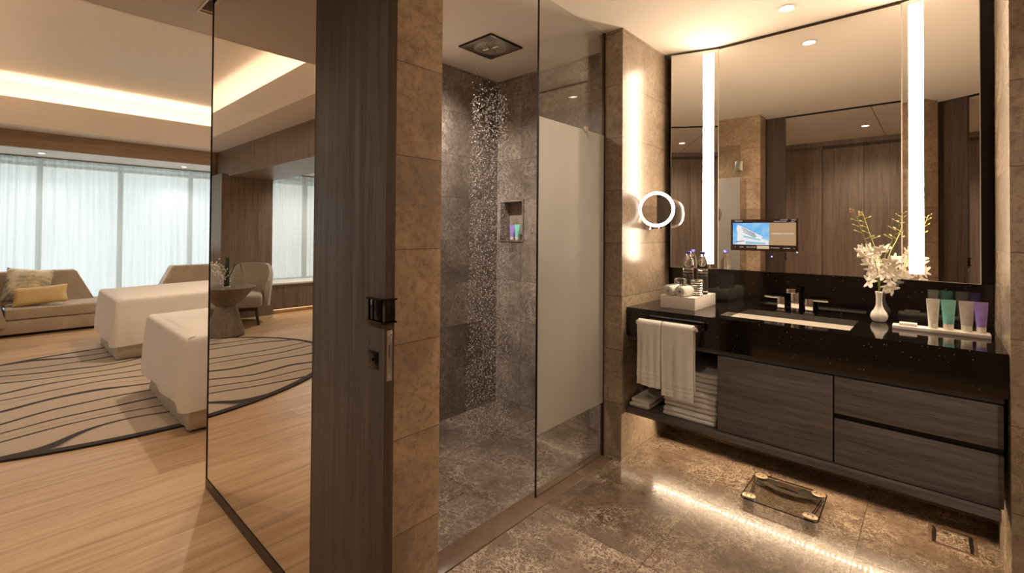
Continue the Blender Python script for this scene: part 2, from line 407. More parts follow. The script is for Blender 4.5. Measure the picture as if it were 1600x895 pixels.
def text_bm(s, size, ax, mat_rot=None):
    cu = bpy.data.curves.new('t', 'FONT'); cu.body = s; cu.size = size; cu.align_x = 'CENTER'; cu.align_y = 'CENTER'; cu.extrude = .0004; cu.space_character = 1.15
    o = bpy.data.objects.new('t', cu); C.objects.link(o)
    bpy.context.view_layer.update()
    me = bpy.data.meshes.new_from_object(o.evaluated_get(bpy.context.evaluated_depsgraph_get()))
    bpy.data.objects.remove(o); bpy.data.curves.remove(cu)
    bm = B(); bm.from_mesh(me); bpy.data.meshes.remove(me)
    for v in bm.verts: v.co = Vector((v.co.x, -v.co.z, v.co.y)) + Vector(ax)
    return bm

# ------------------------------------------------------------------ the setting
CEIL = 2.48
S('floor_bathroom', bx(-1.385, 1.0, .735, 3.25, -.1, 0), 'floor_stone')
S('floor_bedroom', box(bx(-9.6, -2.72, -3.3, 3.3, -.1, 0), -2.72, 1.0, -1.1, .735, -.1, 0), 'oak')
S('floor_shower', bx(-2.62, -1.495, 1.02, 2.7, -.1, -.012), 'shower_floor_stone')
S('trim_1', bx(-1.495, -1.385, 1.02, 2.42, -.1, .006, bev=.002), 'curb_stone')
S('wall_shower_left', bx(-2.72, -2.547, 1.036, 3.2, -.1, 2.6), 'wall_x')
# back wall of the shower with the recessed niche
NX0, NX1, NZ0, NZ1 = -2.505, -2.282, 1.243, 1.534
bm = B()
box(bm, -2.547, NX0, 2.62, 2.9, -.1, 2.6); box(bm, NX1, -1.33, 2.62, 2.9, -.1, 2.6)
box(bm, NX0, NX1, 2.62, 2.9, -.1, NZ0); box(bm, NX0, NX1, 2.62, 2.9, NZ1, 2.6); box(bm, NX0, NX1, 2.72, 2.9, NZ0, NZ1)
S('wall_shower_back', bm, 'wall_y')
bm = B(); t = .012
box(bm, NX0-t, NX0, 2.612, 2.622, NZ0-t, NZ1+t); box(bm, NX1, NX1+t, 2.612, 2.622, NZ0-t, NZ1+t)
box(bm, NX0, NX1, 2.612, 2.622, NZ1, NZ1+t); box(bm, NX0, NX1, 2.612, 2.622, NZ0-t, NZ0)
S('trim_2', bm, 'wall_y')
S('wall_shower_front', bx(-2.72, -1.281, .843, 1.036, -.1, 2.6), 'column')
S('wall_pillar', bx(-1.48, -1.328, 2.39, 3.2, -.1, 2.6), 'pillar')
S('wall_alcove_right', bx(.192, 1.2, 2.41, 3.2, -.1, 2.6), 'pillar')
S('wall_bathroom_right', bx(1.0, 1.2, .73, 2.41, -.1, 2.6), 'pillar')
S('wall_hall_right', bx(1.0, 1.2, -1.1, .73, -.1, 2.6), 'hall_wood')
S('wall_vanity', bx(-1.328, .192, 3.045, 3.25, -.1, 2.6), 'pillar')
# hall wall of veneer panels with joints
bm = B(); xs = [-3.2, -2.6, -2.05, -1.56, -1.07, -.647, -.29, .12, .55, 1.0]
for a, b in zip(xs, xs[1:]): box(bm, a+.003, b-.003, -1.0, -.95, 0, 2.38)
box(bm, -3.2, 1.0, -1.1, -.985, -.1, 2.6)
S('wall_hall_back', bm, 'hall_wood')
S('trim_3', bx(-1.07, 1.0, -.97, -.945, 2.38, 2.42), 'door_edge')
S('trim_hall_top', bx(-3.2, 1.0, -1.0, -.955, 2.42, 2.6), 'hall_wood')
S('wall_nook_right', bx(-3.4, -3.2, -3.2, -.985, -.1, 2.6), 'paint')
S('wall_nook_back', bx(-8.4, -3.2, -3.3, -3.15, -.1, 3.2), 'bed_wood')
S('wall_bedroom_head', bx(-9.3, -2.72, 3.1, 3.3, -.1, 3.2), 'paint')
# ceilings
bm = B()
box(bm, -2.72, 1.2, .775, 3.25, CEIL, 2.6)
S('ceiling_bathroom', bm, 'paint')
bm = B()
box(bm, -3.26, 1.2, -1.1, .70, CEIL, 2.6); box(bm, -3.26, -2.92, .70, 3.2, CEIL, 2.6); box(bm, -2.92, -2.72, .775, 3.2, CEIL, 2.6)
S('ceiling_hall', bm, 'paint_hall')
S('trim_4', box(box(box(bx(-2.92, 1.0, .70, .775, 2.56, 2.6), -2.921, -2.918, .70, .775, 2.4805, 2.6), -2.92, 1.0, .698, .702, 2.4795, 2.6), -2.92, 1.0, .773, .777, 2.4795, 2.6), 'black')
bm = B()
box(bm, -2.935, -2.92, .69, .785, 2.474, 2.482); box(bm, -2.92, -2.7, .69, .70, 2.474, 2.482); box(bm, -2.92, -2.72, .775, .785, 2.474, 2.482)
S('trim_5', bm, 'sill')
S('trim_6', bx(-.445, -.44, -.95, .70, 2.478, 2.481), 'bronze')
# bedroom coffer: fascia, trough, upper ceiling
S('ceiling_coffer', bx(-8.2, -3.0, -.80, 3.2, 3.05, 3.2), 'paint')
bm = B()
prism(bm, [(-3.263, 2.479), (-3.263, 2.79), (-3.245, 2.79), (-3.245, 2.479)], 'Y', -.38, 3.1)
box(bm, -3.0, -2.9, -.8, 3.2, 2.482, 3.2)
box(bm, -7.715, -7.70, -.38, 3.1, 2.479, 2.79)
box(bm, -7.715, -3.245, -.38, -.365, 2.479, 2.79)
S('wall_coffer_fascia', bm, 'paint')
bm = B()
box(bm, -8.10, -7.705, -.80, 3.2, 2.48, 2.50); box(bm, -7.705, -3.26, -.80, -.375, 2.48, 2.50)
S('ceiling_soffit', bm, 'paint')
bm = B(); box(bm, -8.2, -8.1, -.8, 3.2, 2.5, 3.2); box(bm, -8.2, -2.9, -.9, -.78, 2.5, 3.2)
S('wall_coffer', bm, 'paint')
S('trim_window_header', bx(-8.15, -8.09, -.77, 3.1, 2.277, 2.48), 'head_wood')
S('ceiling_bay', bx(-9.4, -8.10, -.9, 3.2, 2.285, 2.5), 'sill')
S('wall_portal', box(bx(-8.15, -3.2, -1.44, -.775, 2.13, 2.6), -8.15, -3.2, -1.44, -.78, 2.087, 2.13), 'bed_wood')
S('wall_window_panel', box(bx(-8.1, -7.6, -1.40, -.70, 0, 2.12), -9.4, -8.1, -.9, -.70, -.1, 2.6), 'bed_wood')
S('ceiling_nook', bx(-8.4, -3.2, -3.2, -1.44, 2.26, 2.6), 'sill')
bm = bx(-8.2, -7.6, -3.15, -1.4, .07, .455); box(bm, -8.2, -7.68, -3.15, -1.4, 0, .07)
S('wall_window_ledge', bm, 'bed_wood')
S('trim_window_sill', bx(-8.2, -7.59, -3.15, -1.4, .455, .478), 'sill')
# windows
def window(idx, x, ys, z0, z1):
    bm = B(); w = .06
    for y in ys: box(bm, x-.04, x+.04, y-w/2, y+w/2, z0, z1)
    for z in (z0+.02, z1-.10, z1-.02): box(bm, x-.035, x+.035, ys[0], ys[-1], z-.02, z+.02)
    w_ = S('window_%d' % idx, bm, 'win_frame')
    for a, b in zip(ys, ys[1:]):
        S('pane', bx(x-.004, x+.004, a+w/2, b-w/2, z0+.04, z1-.12), 'win_glass', w_)
    return w_
window(1, -9.3, [-.7, .354, 1.232, 2.142, 3.1], 0, 2.3)
window(2, -8.3, [-3.15, -2.2, -1.4], .45, 2.3)
S('wall_window_side', box(bx(-8.4, -8.2, -3.2, -.7, -.1, .45), -8.4, -8.2, -1.4, -.7, .45, 2.6), 'paint')

# ------------------------------------------------------------------ curtains
def curtain(name, x, y0, y1, z0, z1, label, seed, amp=.028):
    rr = random.Random(seed); bm = B(); n = int((y1-y0)/.008); ph = 0; cols = []
    wl = .12
    for i in range(n+1):
        y = y0 + (y1-y0)*i/n
        ph += (y1-y0)/n/wl*2*math.pi
        if i % 15 == 0: wl = rr.uniform(.07, .17)
        col = []
        for k in range(9):
            z = z0 + (z1-z0)*k/8
            a = amp*(1.0 if k > 0 else 1.15)*(.75 + .25*math.sin(k*.9+y*3))
            col.append(bm.verts.new((x + a*math.sin(ph + .25*math.sin(k*.6+y*2)), y, z)))
        cols.append(col)
    for a, b in zip(cols, cols[1:]):
        for k in range(8): bm.faces.new((a[k], b[k], b[k+1], a[k+1]))
    t = T(name, label, 'curtain', (x, (y0+y1)/2, z0))
    P('curtain_fabric', bm, 'sheer', t, sharp=180)
    P('curtain_rail', bx(x-.02, x+.02, y0, y1, z1-.004, z1+.012), 'win_frame', t)
    return t
curtain('sheer_curtain', -9.05, -.68, 3.08, .01, 2.27, 'long white sheer curtain across the big window behind the daybeds', 3)
curtain('sheer_curtain', -8.12, -3.12, -1.41, .485, 2.247, 'short white sheer curtain above the window ledge, seen in the mirrored door', 5, .02)

# outside: a neighbouring ledge
t = T('neighbouring_building', 'grey green building edge with a white ledge outside the big window', 'building', (-20, 2.5, -.1))
P('upper_facade', bx(-20.6, -20, -25, 30, 3.2, 5.2), 'concrete', t)
P('ledge', bx(-20.6, -19.6, -25, 30, 2.75, 3.2), 'concrete_w', t, label='white ledge')
for y in (-24, -9, 14, 29): P('pillar', bx(-20.5, -20.1, y-.25, y+.25, -.1, 2.75), 'concrete_w', t)

# ------------------------------------------------------------------ sliding door
t = T('sliding_door', 'full-height sliding door, mirror panel on one side and dark ash stile with black pull', 'door', (-1.93, .733, 0))
P('wood_panel', bx(-1.563, -1.127, .717, .7485, .004, 2.54, bev=.001), 'door_wood', t, label='dark ash door face with grain')
P('back_face', bx(-1.563, -1.128, .7485, .7492, .004, 2.54), 'door_edge', t, label='inner wood face, its brown standing in for warm light')  # browner than the front: warm bathroom light put into the colour
P('edge_band', bx(-1.1275, -1.1262, .7175, .748, .004, 2.54), 'door_edge', t)
P('mirror_panel', bx(-2.72, -1.563, .715, .722, .053, 2.54), 'mirror_bronze', t, label='tall mirror glass')
P('back_panel', bx(-2.72, -1.563, .7225, .7485, .004, 2.54), 'door_wood', t)
P('bottom_rail', bx(-2.723, -1.563, .712, .7225, .003, .052), 'bronze', t, label='dark bronze rail')
P('side_frame', bx(-2.728, -2.72, .712, .7485, .003, 2.54), 'black', t)
h = P('handle', bx(-1.203, -1.137, .7095, .7165, 1.048, 1.112, bev=.001), 'gun', t, label='black recessed corner pull')
bm = B(); box(bm, -1.206, -1.120, .706, .7165, 1.1085, 1.1135); box(bm, -1.206, -1.120, .706, .7165, 1.0455, 1.05)
box(bm, -1.1262, -1.118, .706, .751, 1.1085, 1.1135); box(bm, -1.1262, -1.118, .706, .751, 1.0455, 1.05)
box(bm, -1.197, -1.195, .707, .7095, 1.05, 1.108); box(bm, -1.176, -1.174, .707, .7095, 1.05, 1.108)
P('handle_rim', bm, 'gun', h)
P('handle_side', bx(-1.1262, -1.1215, .718, .7475, 1.05, 1.1085, bev=.001), 'gun', h)
l = P('turn_plate', bx(-1.206, -1.155, .714, .7168, .914, .962, bev=.0008), 'gun', t, label='small black privacy plate')
bm = B(); lathe(bm, [(.0045, 0), (.0045, .004), (.003, .005)], (-1.18, .714, .938), 16, Matrix.Rotation(R(90), 3, 'X')); P('turn_knob', bm, 'gun', l)
l = P('strike_plate', bx(-1.1262, -1.1253, .7235, .7405, .885, 1.025, bev=.0003), 'satin', t, label='metal lock faceplate')
P('lock_slot', bx(-1.1255, -1.1249, .7305, .7325, .95, .985), 'black', l)
for z in (.90, 1.012):
    bm = B(); lathe(bm, [(.0055, 0), (.0055, .0008), (.004, .0012)], (-1.1253, .7325, z), 16, Matrix.Rotation(R(90), 3, 'Y')); P('screw', bm, 'chrome', l)

# ------------------------------------------------------------------ shower
t = T('shower_screen', 'fixed clear glass shower screen with a frosted middle band', 'shower screen', (-1.45, 2.09, .006))
P('glass_pane', bx(-1.455, -1.445, 1.776, 2.39, .006, 2.479), 'glass', t)
P('frosted_band', bx(-1.4449, -1.4435, 1.777, 2.387, .312, 1.873), 'frost', t, label='frosted privacy film')
P('pane_edge', bx(-1.4552, -1.4448, 1.7735, 1.776, .006, 2.479), 'black', t)
P('wall_channel', bx(-1.458, -1.442, 2.380, 2.39, .006, 2.479), 'bronze', t)
bm = bx(-1.53, -1.435, 2.175, 2.19, 1.868, 1.884, bev=.001); box(bm, -1.442, -1.434, 2.167, 2.198, 1.862, 1.890)
P('robe_hook', bm, 'chrome', t)
t = T('shower_door', 'hinged glass shower door with frosted band, swung open inward, seen in the vanity mirror', 'shower door', (-1.75, 1.06, .01))
P('glass_pane', bx(-2.12, -1.455, 1.058, 1.068, .01, 2.2), 'glass', t)
P('frosted_band', bx(-2.118, -1.457, 1.0685, 1.070, .312, 1.873), 'frost', t)
for z in (.35, 1.985):
    h = P('hinge', bx(-1.50, -1.445, 1.0365, 1.085, z-.045, z+.045, bev=.003), 'satin', t)
    bm = B(); lathe(bm, [(.009, -.05), (.009, .05)], (-1.44, 1.06, z), 16); P('hinge_pin', bm, 'chrome', h)
t = T('rain_shower', 'square dark metal rain shower head set in the shower ceiling', 'shower head', (-2.09, 2.078, 2.474))
P('face_plate', bx(-2.225, -1.953, 1.942, 2.214, 2.468, 2.4795, bev=.003), 'satin', t)
P('face_frame', box(box(box(bx(-2.232, -2.225, 1.935, 2.221, 2.47, 2.4799), -1.953, -1.946, 1.935, 2.221, 2.47, 2.4799), -2.225, -1.953, 1.935, 1.942, 2.47, 2.4799), -2.225, -1.953, 2.214, 2.221, 2.47, 2.4799), 'gun', t)
for k in range(8):
    a = k*math.pi/4 + .2; bm = B()
    tube(bm, [(-2.089+.015*math.cos(a), 2.078+.015*math.sin(a), 2.466), (-2.089+.055*math.cos(a), 2.078+.055*math.sin(a), 2.466)], .003, 6)
    P('spray_rib', bm, 'chrome', t)
bm = B()
for ring in range(3, 10):
    n = ring*6
    for i in range(n):
        a = 2*math.pi*i/n; r = .0128*ring
        if r > .115: continue
        lathe(bm, [(.0026, 0), (.0018, .004)], (-2.089+r*math.cos(a), 2.078+r*math.sin(a), 2.4645), 6)
P('nozzles', bm, 'chrome', t, kind='stuff')
# falling water
bm = B(); rr = random.Random(11)
streams = []
for i in range(150):
    a = rr.uniform(0, 2*math.pi); r = .115*math.sqrt(rr.random()); streams.append((r*math.cos(a), r*math.sin(a)))
for i in range(6800):
    sx, sy = rr.choice(streams)
    z = 2.40 - 2.36*rr.random()**.92
    if z > 2.15 and rr.random() < .8: continue
    f = (2.46-z)
    c = Vector((-2.089 + sx*(1+.12*f) + rr.gauss(0, .006), 2.078 + sy*(1+.12*f) + rr.gauss(0, .006), z))
    s = rr.uniform(.0011, .0023)
    e = s*rr.uniform(1.0, 2.2)
    vs = [bm.verts.new(c + Vector(d)) for d in ((s, 0, 0), (0, s, 0), (-s, 0, 0), (0, -s, 0), (0, 0, e), (0, 0, -e))]
    for k in range(4):
        bm.faces.new((vs[k], vs[(k+1) % 4], vs[4])); bm.faces.new((vs[(k+1) % 4], vs[k], vs[5]))
O('falling_water', bm, 'drop', 'stream of water drops falling from the rain shower head', 'water', kind='stuff', smooth=False)
O('shower_drain', box(bx(-1.99, -1.76, 1.40, 1.60, -.012, -.009), -1.98, -1.77, 1.41, 1.59, -.009, -.008), M['shower_floor_stone'], 'dark rough stone drain cover set in the shower floor', 'drain')

# toiletry tubes
def tube_bottle(name, loc, rz, h, w, mat, label, group, squish=.32):
    """flat crimped top, round cap below"""
    t = T(name, label, 'toiletry tube', loc, rz, group)
    n = 24; bm = B(); rings = []
    caph = h*.20
    for z, rx, ry in ((caph, .36, .36), (caph+h*.1, .38, .36), (h*.6, .44, .22), (h*.9, .5, .06), (h, .5, .03)):
        rings.append([bm.verts.new((math.cos(2*math.pi*i/n)*rx*w, math.sin(2*math.pi*i/n)*ry*w, z)) for i in range(n)])
    for a, b in zip(rings, rings[1:]):
        for i in range(n): bm.faces.new((a[i], a[(i+1) % n], b[(i+1) % n], b[i]))
    bm.faces.new(rings[0]); bm.faces.new(rings[-1]); bmesh.ops.recalc_face_normals(bm, faces=bm.faces)
    body = P('tube_body', bm, mat, t, world=False)
    P('cap', lathe(B(), [(w*.33, 0), (w*.35, .002), (w*.35, caph-.001), (w*.33, caph)], (0, 0, 0), 24), 'cap', t, world=False, label='white cap')
    P('crimp', bx(-w*.5, w*.5, -.0012, .0012, h-.004, h+.001), mat, t, world=False)
    0 and P('printed_label', bx(-w*.2, w*.12, -w*.30, -w*.285, h*.42, h*.56), 'label', t, world=False)
    return t
tube_bottle('toiletry_tube', (-2.425, 2.665, 1.243), R(20), .115, .045, 'pur_tube', 'purple tube standing in the shower niche', 'tubes in the shower niche')
tube_bottle('toiletry_tube', (-2.365, 2.655, 1.243), R(20), .118, .048, 'teal_tube', 'teal tube standing in the shower niche', 'tubes in the shower niche')

# ------------------------------------------------------------------ vanity
VX0, VX1, VF, VB = -1.328, .192, 2.444, 3.02
SX0, SX1, SY0, SY1 = -.845, -.287, 2.552, 2.875
t = T('vanity_worktop', 'black sparkling quartz worktop with deep front apron and cut-out sink', 'worktop', (-.57, 2.73, .71))
bm = B()
box(bm, VX0, SX0, VF, VB, .845, .874); box(bm, SX1, VX1-.001, VF, VB, .845, .874)
box(bm, SX0, SX1, VF, SY0, .845, .874); box(bm, SX0, SX1, SY1, VB, .845, .874)
P('slab', bm, 'quartz', t)
P('front_apron', bx(VX0, VX1-.001, VF, VF+.02, .713, .845), 'quartz', t)
P('backsplash', bx(VX0, VX1-.001, 3.018, 3.044, .874, 1.079), 'quartz', t)
t = T('sink_basin', 'white rectangular ceramic basin sunk under the black worktop', 'sink', (-.566, 2.71, .72))
bm = B(); d = .012
z1 = .852; z0 = .745
box(bm, SX0-.02, SX0, SY0-.02, SY1+.02, z0, z1-.008); box(bm, SX1, SX1+.02, SY0-.02, SY1+.02, z0, z1-.008)
box(bm, SX0, SX1, SY0-.02, SY0, z0, z1-.008); box(bm, SX0, SX1, SY1, SY1+.02, z0, z1-.008); box(bm, SX0-.02, SX1+.02, SY0-.02, SY1+.02, z0-.015, z0)
P('basin', bm, 'ceramic', t)
P('drain_plug', lathe(B(), [(.022, 0), (.022, .003), (.012, .005)], (-.566, 2.72, z0), 24), 'chrome', t)
# faucet
t = T('basin_faucet', 'chrome square three-piece faucet behind the sink', 'faucet', (-.575, 2.945, .874))
P('post', bx(-.594, -.556, 2.935, 2.97, .874, .988, bev=.0015), 'chrome', t)
P('spout', bx(-.596, -.554, 2.84, 2.972, .988, 1.008, bev=.0015), 'chrome', t)
for s, x in ((-1, -.642), (1, -.508)):
    h = P('tap_lever', bx(x-.018, x+.018, 2.93, 2.965, .879, .952, bev=.0015), 'chrome', t)
    P('lever_arm', bx(min(x, x+s*.085), max(x, x+s*.085), 2.938, 2.957, .943, .953, bev=.001), 'chrome', h)
    P('base_plate', bx(x-.024, x+.024, 2.925, 2.97, .8745, .879), 'chrome', h)
# cabinet
t = T('vanity_cabinet', 'floating dark ash vanity cabinet with open towel bay and drawers', 'cabinet', (-.57, 2.75, .265))
P('bottom_shelf', bx(VX0+.001, .17, 2.445, 3.02, .268, .303, bev=.001), 'van_wood', t)
bm = B(); box(bm, -.825, .172, 2.48, 3.02, .304, .70); P('carcass', bm, 'black', t)
P('top_rail', bx(VX0+.002, .18, 2.475, 3.0, .685, .711), 'van_wood', t)
P('bay_back', bx(VX0+.002, -.825, 2.99, 3.02, .303, .685), 'door_edge', t)
P('door', bx(-.823, -.338, 2.458, 2.479, .308, .682, bev=.001), 'van_wood', t)
P('drawer', bx(-.332, .178, 2.458, 2.479, .524, .682, bev=.001), 'van_wood', t)
P('drawer', bx(-.332, .178, 2.458, 2.479, .308, .499, bev=.001), 'van_wood', t)
P('finger_pull', bx(-.332, .178, 2.4792, 2.4798, .499, .524), 'black', t)
h = P('light_batten', bx(VX0+.01, .15, 2.757, 2.775, .236, .268), 'bronze', t)
# LED dots below the cabinet
t = T('led_strip', 'row of tiny warm LED lights under the vanity, mirrored in the polished floor', 'led strip', (-.6, 2.745, .262))
P('strip_base', bx(-1.30, .10, 2.738, 2.756, .2652, .2677), 'white_box', t)
dots = 66
proto = None
for i in range(dots):
    x = -1.29 + i*1.38/(dots-1)
    if proto is None:
        proto = P('led', bx(x-.0028, x+.0028, 2.744, 2.750, .2615, .2655), 'e_led', t)
    else:
        c = proto.copy(); C.objects.link(c); c.parent = t; c.location.x = proto.location.x + (x+1.29)
# towel rail, towels
t = T('towel_rail', 'chrome towel rail fixed to the black apron, carrying two hand towels', 'towel rail', (-1.04, 2.385, .80))
bm = B(); tube(bm, [(-1.225, 2.375, .812), (-.897, 2.375, .812)], .008, 12); P('bar', bm, 'chrome', t)
P('back_plate', bx(-1.2, -.875, 2.425, 2.4435, .80, .836, bev=.006), 'gun', t)
for x in (-1.222, -.9):
    bm = B(); tube(bm, [(x, 2.375, .812), (x, 2.41, .815), (x, 2.443, .818)], .010, 12); P('bracket', bm, 'chrome', t)
    bm = B(); lathe(bm, [(.013, -.004), (.013, .004)], (x, 2.375, .812), 20, Matrix.Rotation(R(90), 3, 'Y')); P('end_cap', bm, 'chrome', t)
def hanging_towel(x0, x1, zb, label, seed):
    rr = random.Random(seed); bm = B(); nx, nz = 26, 60
    ztop = .824
    p = [rr.uniform(0, 6) for _ in range(4)]
    def wob(u, z, k):
        f = min(1, (ztop-z)/.12)
        return f*(.004*math.sin(u*9+p[0]+k) + .003*math.sin(u*21+p[1]) + .003*math.sin(z*14+p[2]+u*3))
    prof = []  # path over the bar: front hem to back hem (y offset, z)
    zf = [zb + (ztop-.01-zb)*i/(nz-1) for i in range(nz)]
    outer = [(-.018, z) for z in zf] + [(-.014, ztop-.002), (-.006, ztop+.003), (.006, ztop+.003), (.014, ztop-.002)] + [(.017, z) for z in reversed([zb+.03+(ztop-.01-zb-.03)*i/19 for i in range(20)])]
    rows = []
    for j, (oy, z) in enumerate(outer):
        row = []
        for i in range(nx+1):
            u = i/nx
            band = 0
            if j < nz:
                d = z-zb
                band = .003*max(0, math.sin(d*2*math.pi/.022))*(1 if .02 < d < .085 else 0) + (.002*math.sin(u*60+z*90)*.3)
            edge = -.006*(abs(2*u-1)**8)
            x = x0 + (x1-x0)*u + .003*math.sin(z*16+p[3])*(ztop-z)*2
            row.append(bm.verts.new((x, 2.375 + oy + (-band if oy < 0 else 0) + wob(u, z, 0)*(1 if oy < 0 else .3) - (edge if oy < 0 else 0), z + (.004*math.sin(u*5+p[0]) if j == 0 else 0))))
        rows.append(row)
    for a, b in zip(rows, rows[1:]):
        for i in range(nx): bm.faces.new((a[i], a[i+1], b[i+1], b[i]))
    o = O('hand_towel', bm, 'towel', label, 'towel', 'hand towels on the rail', sharp=80)
    md = o.modifiers.new('thick', 'SOLIDIFY'); md.thickness = .007; md.offset = 1
    sb = o.modifiers.new('soft', 'SUBSURF'); sb.levels = 1; sb.render_levels = 1
    return o
hanging_towel(-1.215, -1.083, .478, 'left white hand towel hanging on the rail, next to the stone pillar', 1)
hanging_towel(-1.078, -.912, .448, 'right white hand towel hanging on the rail, wider one above the towel stack', 2)
def folded(x0, x1, y0, y1, z0, h, label, group, seed, layers=2):
    rr = random.Random(seed); bm = B(); lh = h/layers
    for k in range(layers):
        a = rr.uniform(-.004, .004); c = rr.uniform(-.003, .005)
        before = set(bm.verts)
        box(bm, x0+a, x1+a, y0+c, y1, z0+k*lh+.0004, z0+(k+1)*lh, bev=lh*.42, seg=3)
    bmesh.ops.subdivide_edges(bm, edges=[e for e in bm.edges if e.calc_length() > .05], cuts=6, use_grid_fill=True)
    for v in bm.verts:
        if v.co.z > z0+.004:
            v.co.z += .0016*math.sin(v.co.x*40+seed)+.0014*math.sin(v.co.y*33+seed*2)
            v.co.y += .002*math.sin(v.co.x*30+seed)
    return O('folded_towel', bm, 'towel', label, 'towel', group, sharp=80)
g = 'folded towels in the open bay'
folded(-1.318, -1.195, 2.462, 2.70, .3035, .024, 'small folded white towel at the bottom beside the pillar', g, 1, 1)
folded(-1.316, -1.20, 2.468, 2.70, .3285, .024, 'small folded white towel on top beside the pillar', g, 2, 1)
nm = ['bottom', 'second from the bottom', 'middle', 'second from the top', 'top']
zz = .3035
for k in range(5):
    hh = .049
    folded(-1.125, -.842, 2.475+.006*(k % 2)+.012*k, 2.93, zz, hh, 'large folded white bath towel, %s of the stack beside the cabinet door' % nm[k], g, 5+k, 2); zz += hh+.0018

# ------------------------------------------------------------------ vanity mirror (three panels)
t = T('vanity_mirror', 'large three-part vanity mirror with two vertical light strips', 'mirror', (-.57, 3.0, 1.081))
P('centre_panel', bx(-1.013, -.128, 3.031, 3.044, 1.081, 2.462), 'mirror', t)
P('top_trim', bx(-1.013, -.128, 3.034, 3.044, 2.463, 2.478), 'bronze', t)
P('dark_surround', bx(-1.3275, -1.27, 3.036, 3.0445, 1.08, 2.479), 'black', t)
P('dark_surround', bx(.13, .1915, 3.036, 3.0445, 1.08, 2.479), 'black', t)
def wing(pA, ang, w, s, l0, l1):
    d = Vector((s*math.cos(ang), -math.sin(ang), 0)); nrm = Vector((0, -1, 0)) if False else Vector((-s*math.sin(ang)*1.0, -math.cos(ang), 0))
    A = Vector((pA[0], pA[1], 0))
    def pt(a, n, z): q = A + d*a + nrm*n; return Vector((q.x, q.y, z))
    def slab(a0, a1, n0, n1, z0, z1):
        bm = B(); vs = [bm.verts.new(pt(a, n, z)) for z in (z0, z1) for (a, n) in ((a0, n0), (a1, n0), (a1, n1), (a0, n1))]
        for f in ((0, 1, 2, 3), (4, 5, 6, 7), (0, 1, 5, 4), (1, 2, 6, 5), (2, 3, 7, 6), (3, 0, 4, 7)): bm.faces.new([vs[i] for i in f])
        bmesh.ops.recalc_face_normals(bm, faces=bm.faces); return bm
    p = P('side_panel', slab(0, w, -.006, 0, 1.083, 2.466), 'mirror', t)
    P('glass_edge', slab(-.002, .002, -.004, .0012, 1.083, 2.466), 'cap', p)  # white colour stands in for light caught by the glass edge
    P('outer_edge', slab(w-.0005, w+.0015, -.006, .0005, 1.083, 2.466), 'label', p)
    P('bottom_edge', slab(0, w, -.006, .0005, 1.0815, 1.083), 'label', p)
    # wedge shaped body behind the angled panel
    bm = B(); e = pt(w, -.007, 0); a_ = pt(.01, -.007, 0)
    prism(bm, [(a_.x, a_.y), (e.x, e.y), (e.x, 3.036), (a_.x, 3.036)], 'Z', 1.084, 2.464)
    P('panel_body', bm, 'black', p)
    P('light_strip', slab(l0, l1, 0, .003, 1.112, 2.442), 'e_strip', t, label='glowing warm white light strip')
wing((-1.013, 3.031), R(17), .282, -1, .026, .089)
wing((-.128, 3.031), R(15.5), .283, 1, .029, .085)
# television glass in the mirror
YS = 3.0308
t = T('mirror_television', 'small television screen glowing inside the vanity mirror', 'television', (-.755, 3.03, 1.20))
P('screen_border', bx(-.937, -.577, 3.0298, 3.0308, 1.201, 1.389), 'screen_dark', t)
pic = P('picture', bx(-.925, -.724, 3.0290, 3.0297, 1.237, 1.368), 'e_sky', t, label='blue sky picture with a white building')
def poly(name, pts, mat, dy):
    bm = B(); prism(bm, pts, 'Y', 3.0290-dy-.0003, 3.0290-dy); P(name, bm, mat, pic, smooth=False)
def pp(u, v): return (-.925 + u*.201, 1.237 + v*.131)   # u,v of the left picture
poly('building', [pp(.02, 0), pp(.12, .03), pp(.13, .55), pp(.1, .75), pp(.14, .92), pp(.2, .88), pp(.82, .38), pp(.8, .28), pp(.98, .2), pp(.98, 0)], 'e_white', .0001)
for k, (a, b, c, d) in enumerate(((.25, .80, .62, .50), (.28, .70, .66, .40), (.3, .60, .62, .36))):
    poly('window_band', [pp(a, b), pp(c, d), pp(c, d-.045), pp(a, b-.03)], 'e_bgrey', .0005)
poly('window_band', [pp(.3, .42), pp(.78, .24), pp(.76, .19), pp(.3, .34)], 'e_teal', .0005)
poly('window_band', [pp(.36, .16), pp(.9, .10), pp(.9, .03), pp(.36, .03)], 'e_teal', .0005)
poly('window_band', [pp(.06, .14), pp(.33, .18), pp(.33, .15), pp(.06, .10)], 'e_bgrey', .0005)
tan = P('text_panel', bx(-.7235, -.588, 3.0290, 3.0297, 1.237, 1.368), 'e_tan', t, label='tan panel with the hotel name')
P('title_text', text_bm('CONRAD MACAO', .0125, (-.656, 3.0286, 1.304)), 'e_white', tan, smooth=False)
P('menu_highlight', bx(-.79, -.725, 3.0291, 3.0297, 1.214, 1.232), 'e_pale', t)
for s, x, z, sz in (('CONRAD', -.893, 1.379, .009), ('WEDNESDAY', -.648, 1.383, .006), ('WELCOME TO ROOM', -.668, 1.375, .006), ('12:00 PM', -.600, 1.383, .006), ('GUEST', -.604, 1.375, .006),
                    ('<', -.912, 1.222, .009), ('HOME', -.876, 1.222, .007), ('HOTEL SERVICES', -.822, 1.222, .0062), ('TV CHANNELS', -.695, 1.221, .0062), ('SETTINGS', -.634, 1.220, .007), ('>', -.597, 1.220, .009)):
    P('menu_text', text_bm(s, sz, (x, 3.0292, z)), 'e_white', t, smooth=False)
P('standby_light', lathe(B(), [(.004, 0), (.003, .001)], (-.711, 3.0305, 1.170), 12, Matrix.Rotation(R(90), 3, 'X')), 'e_blue', t, label='blue standby light')
P('corner_mark', bx(-.586, -.579, 3.0291, 3.0297, 1.195, 1.203), 'e_white', t)

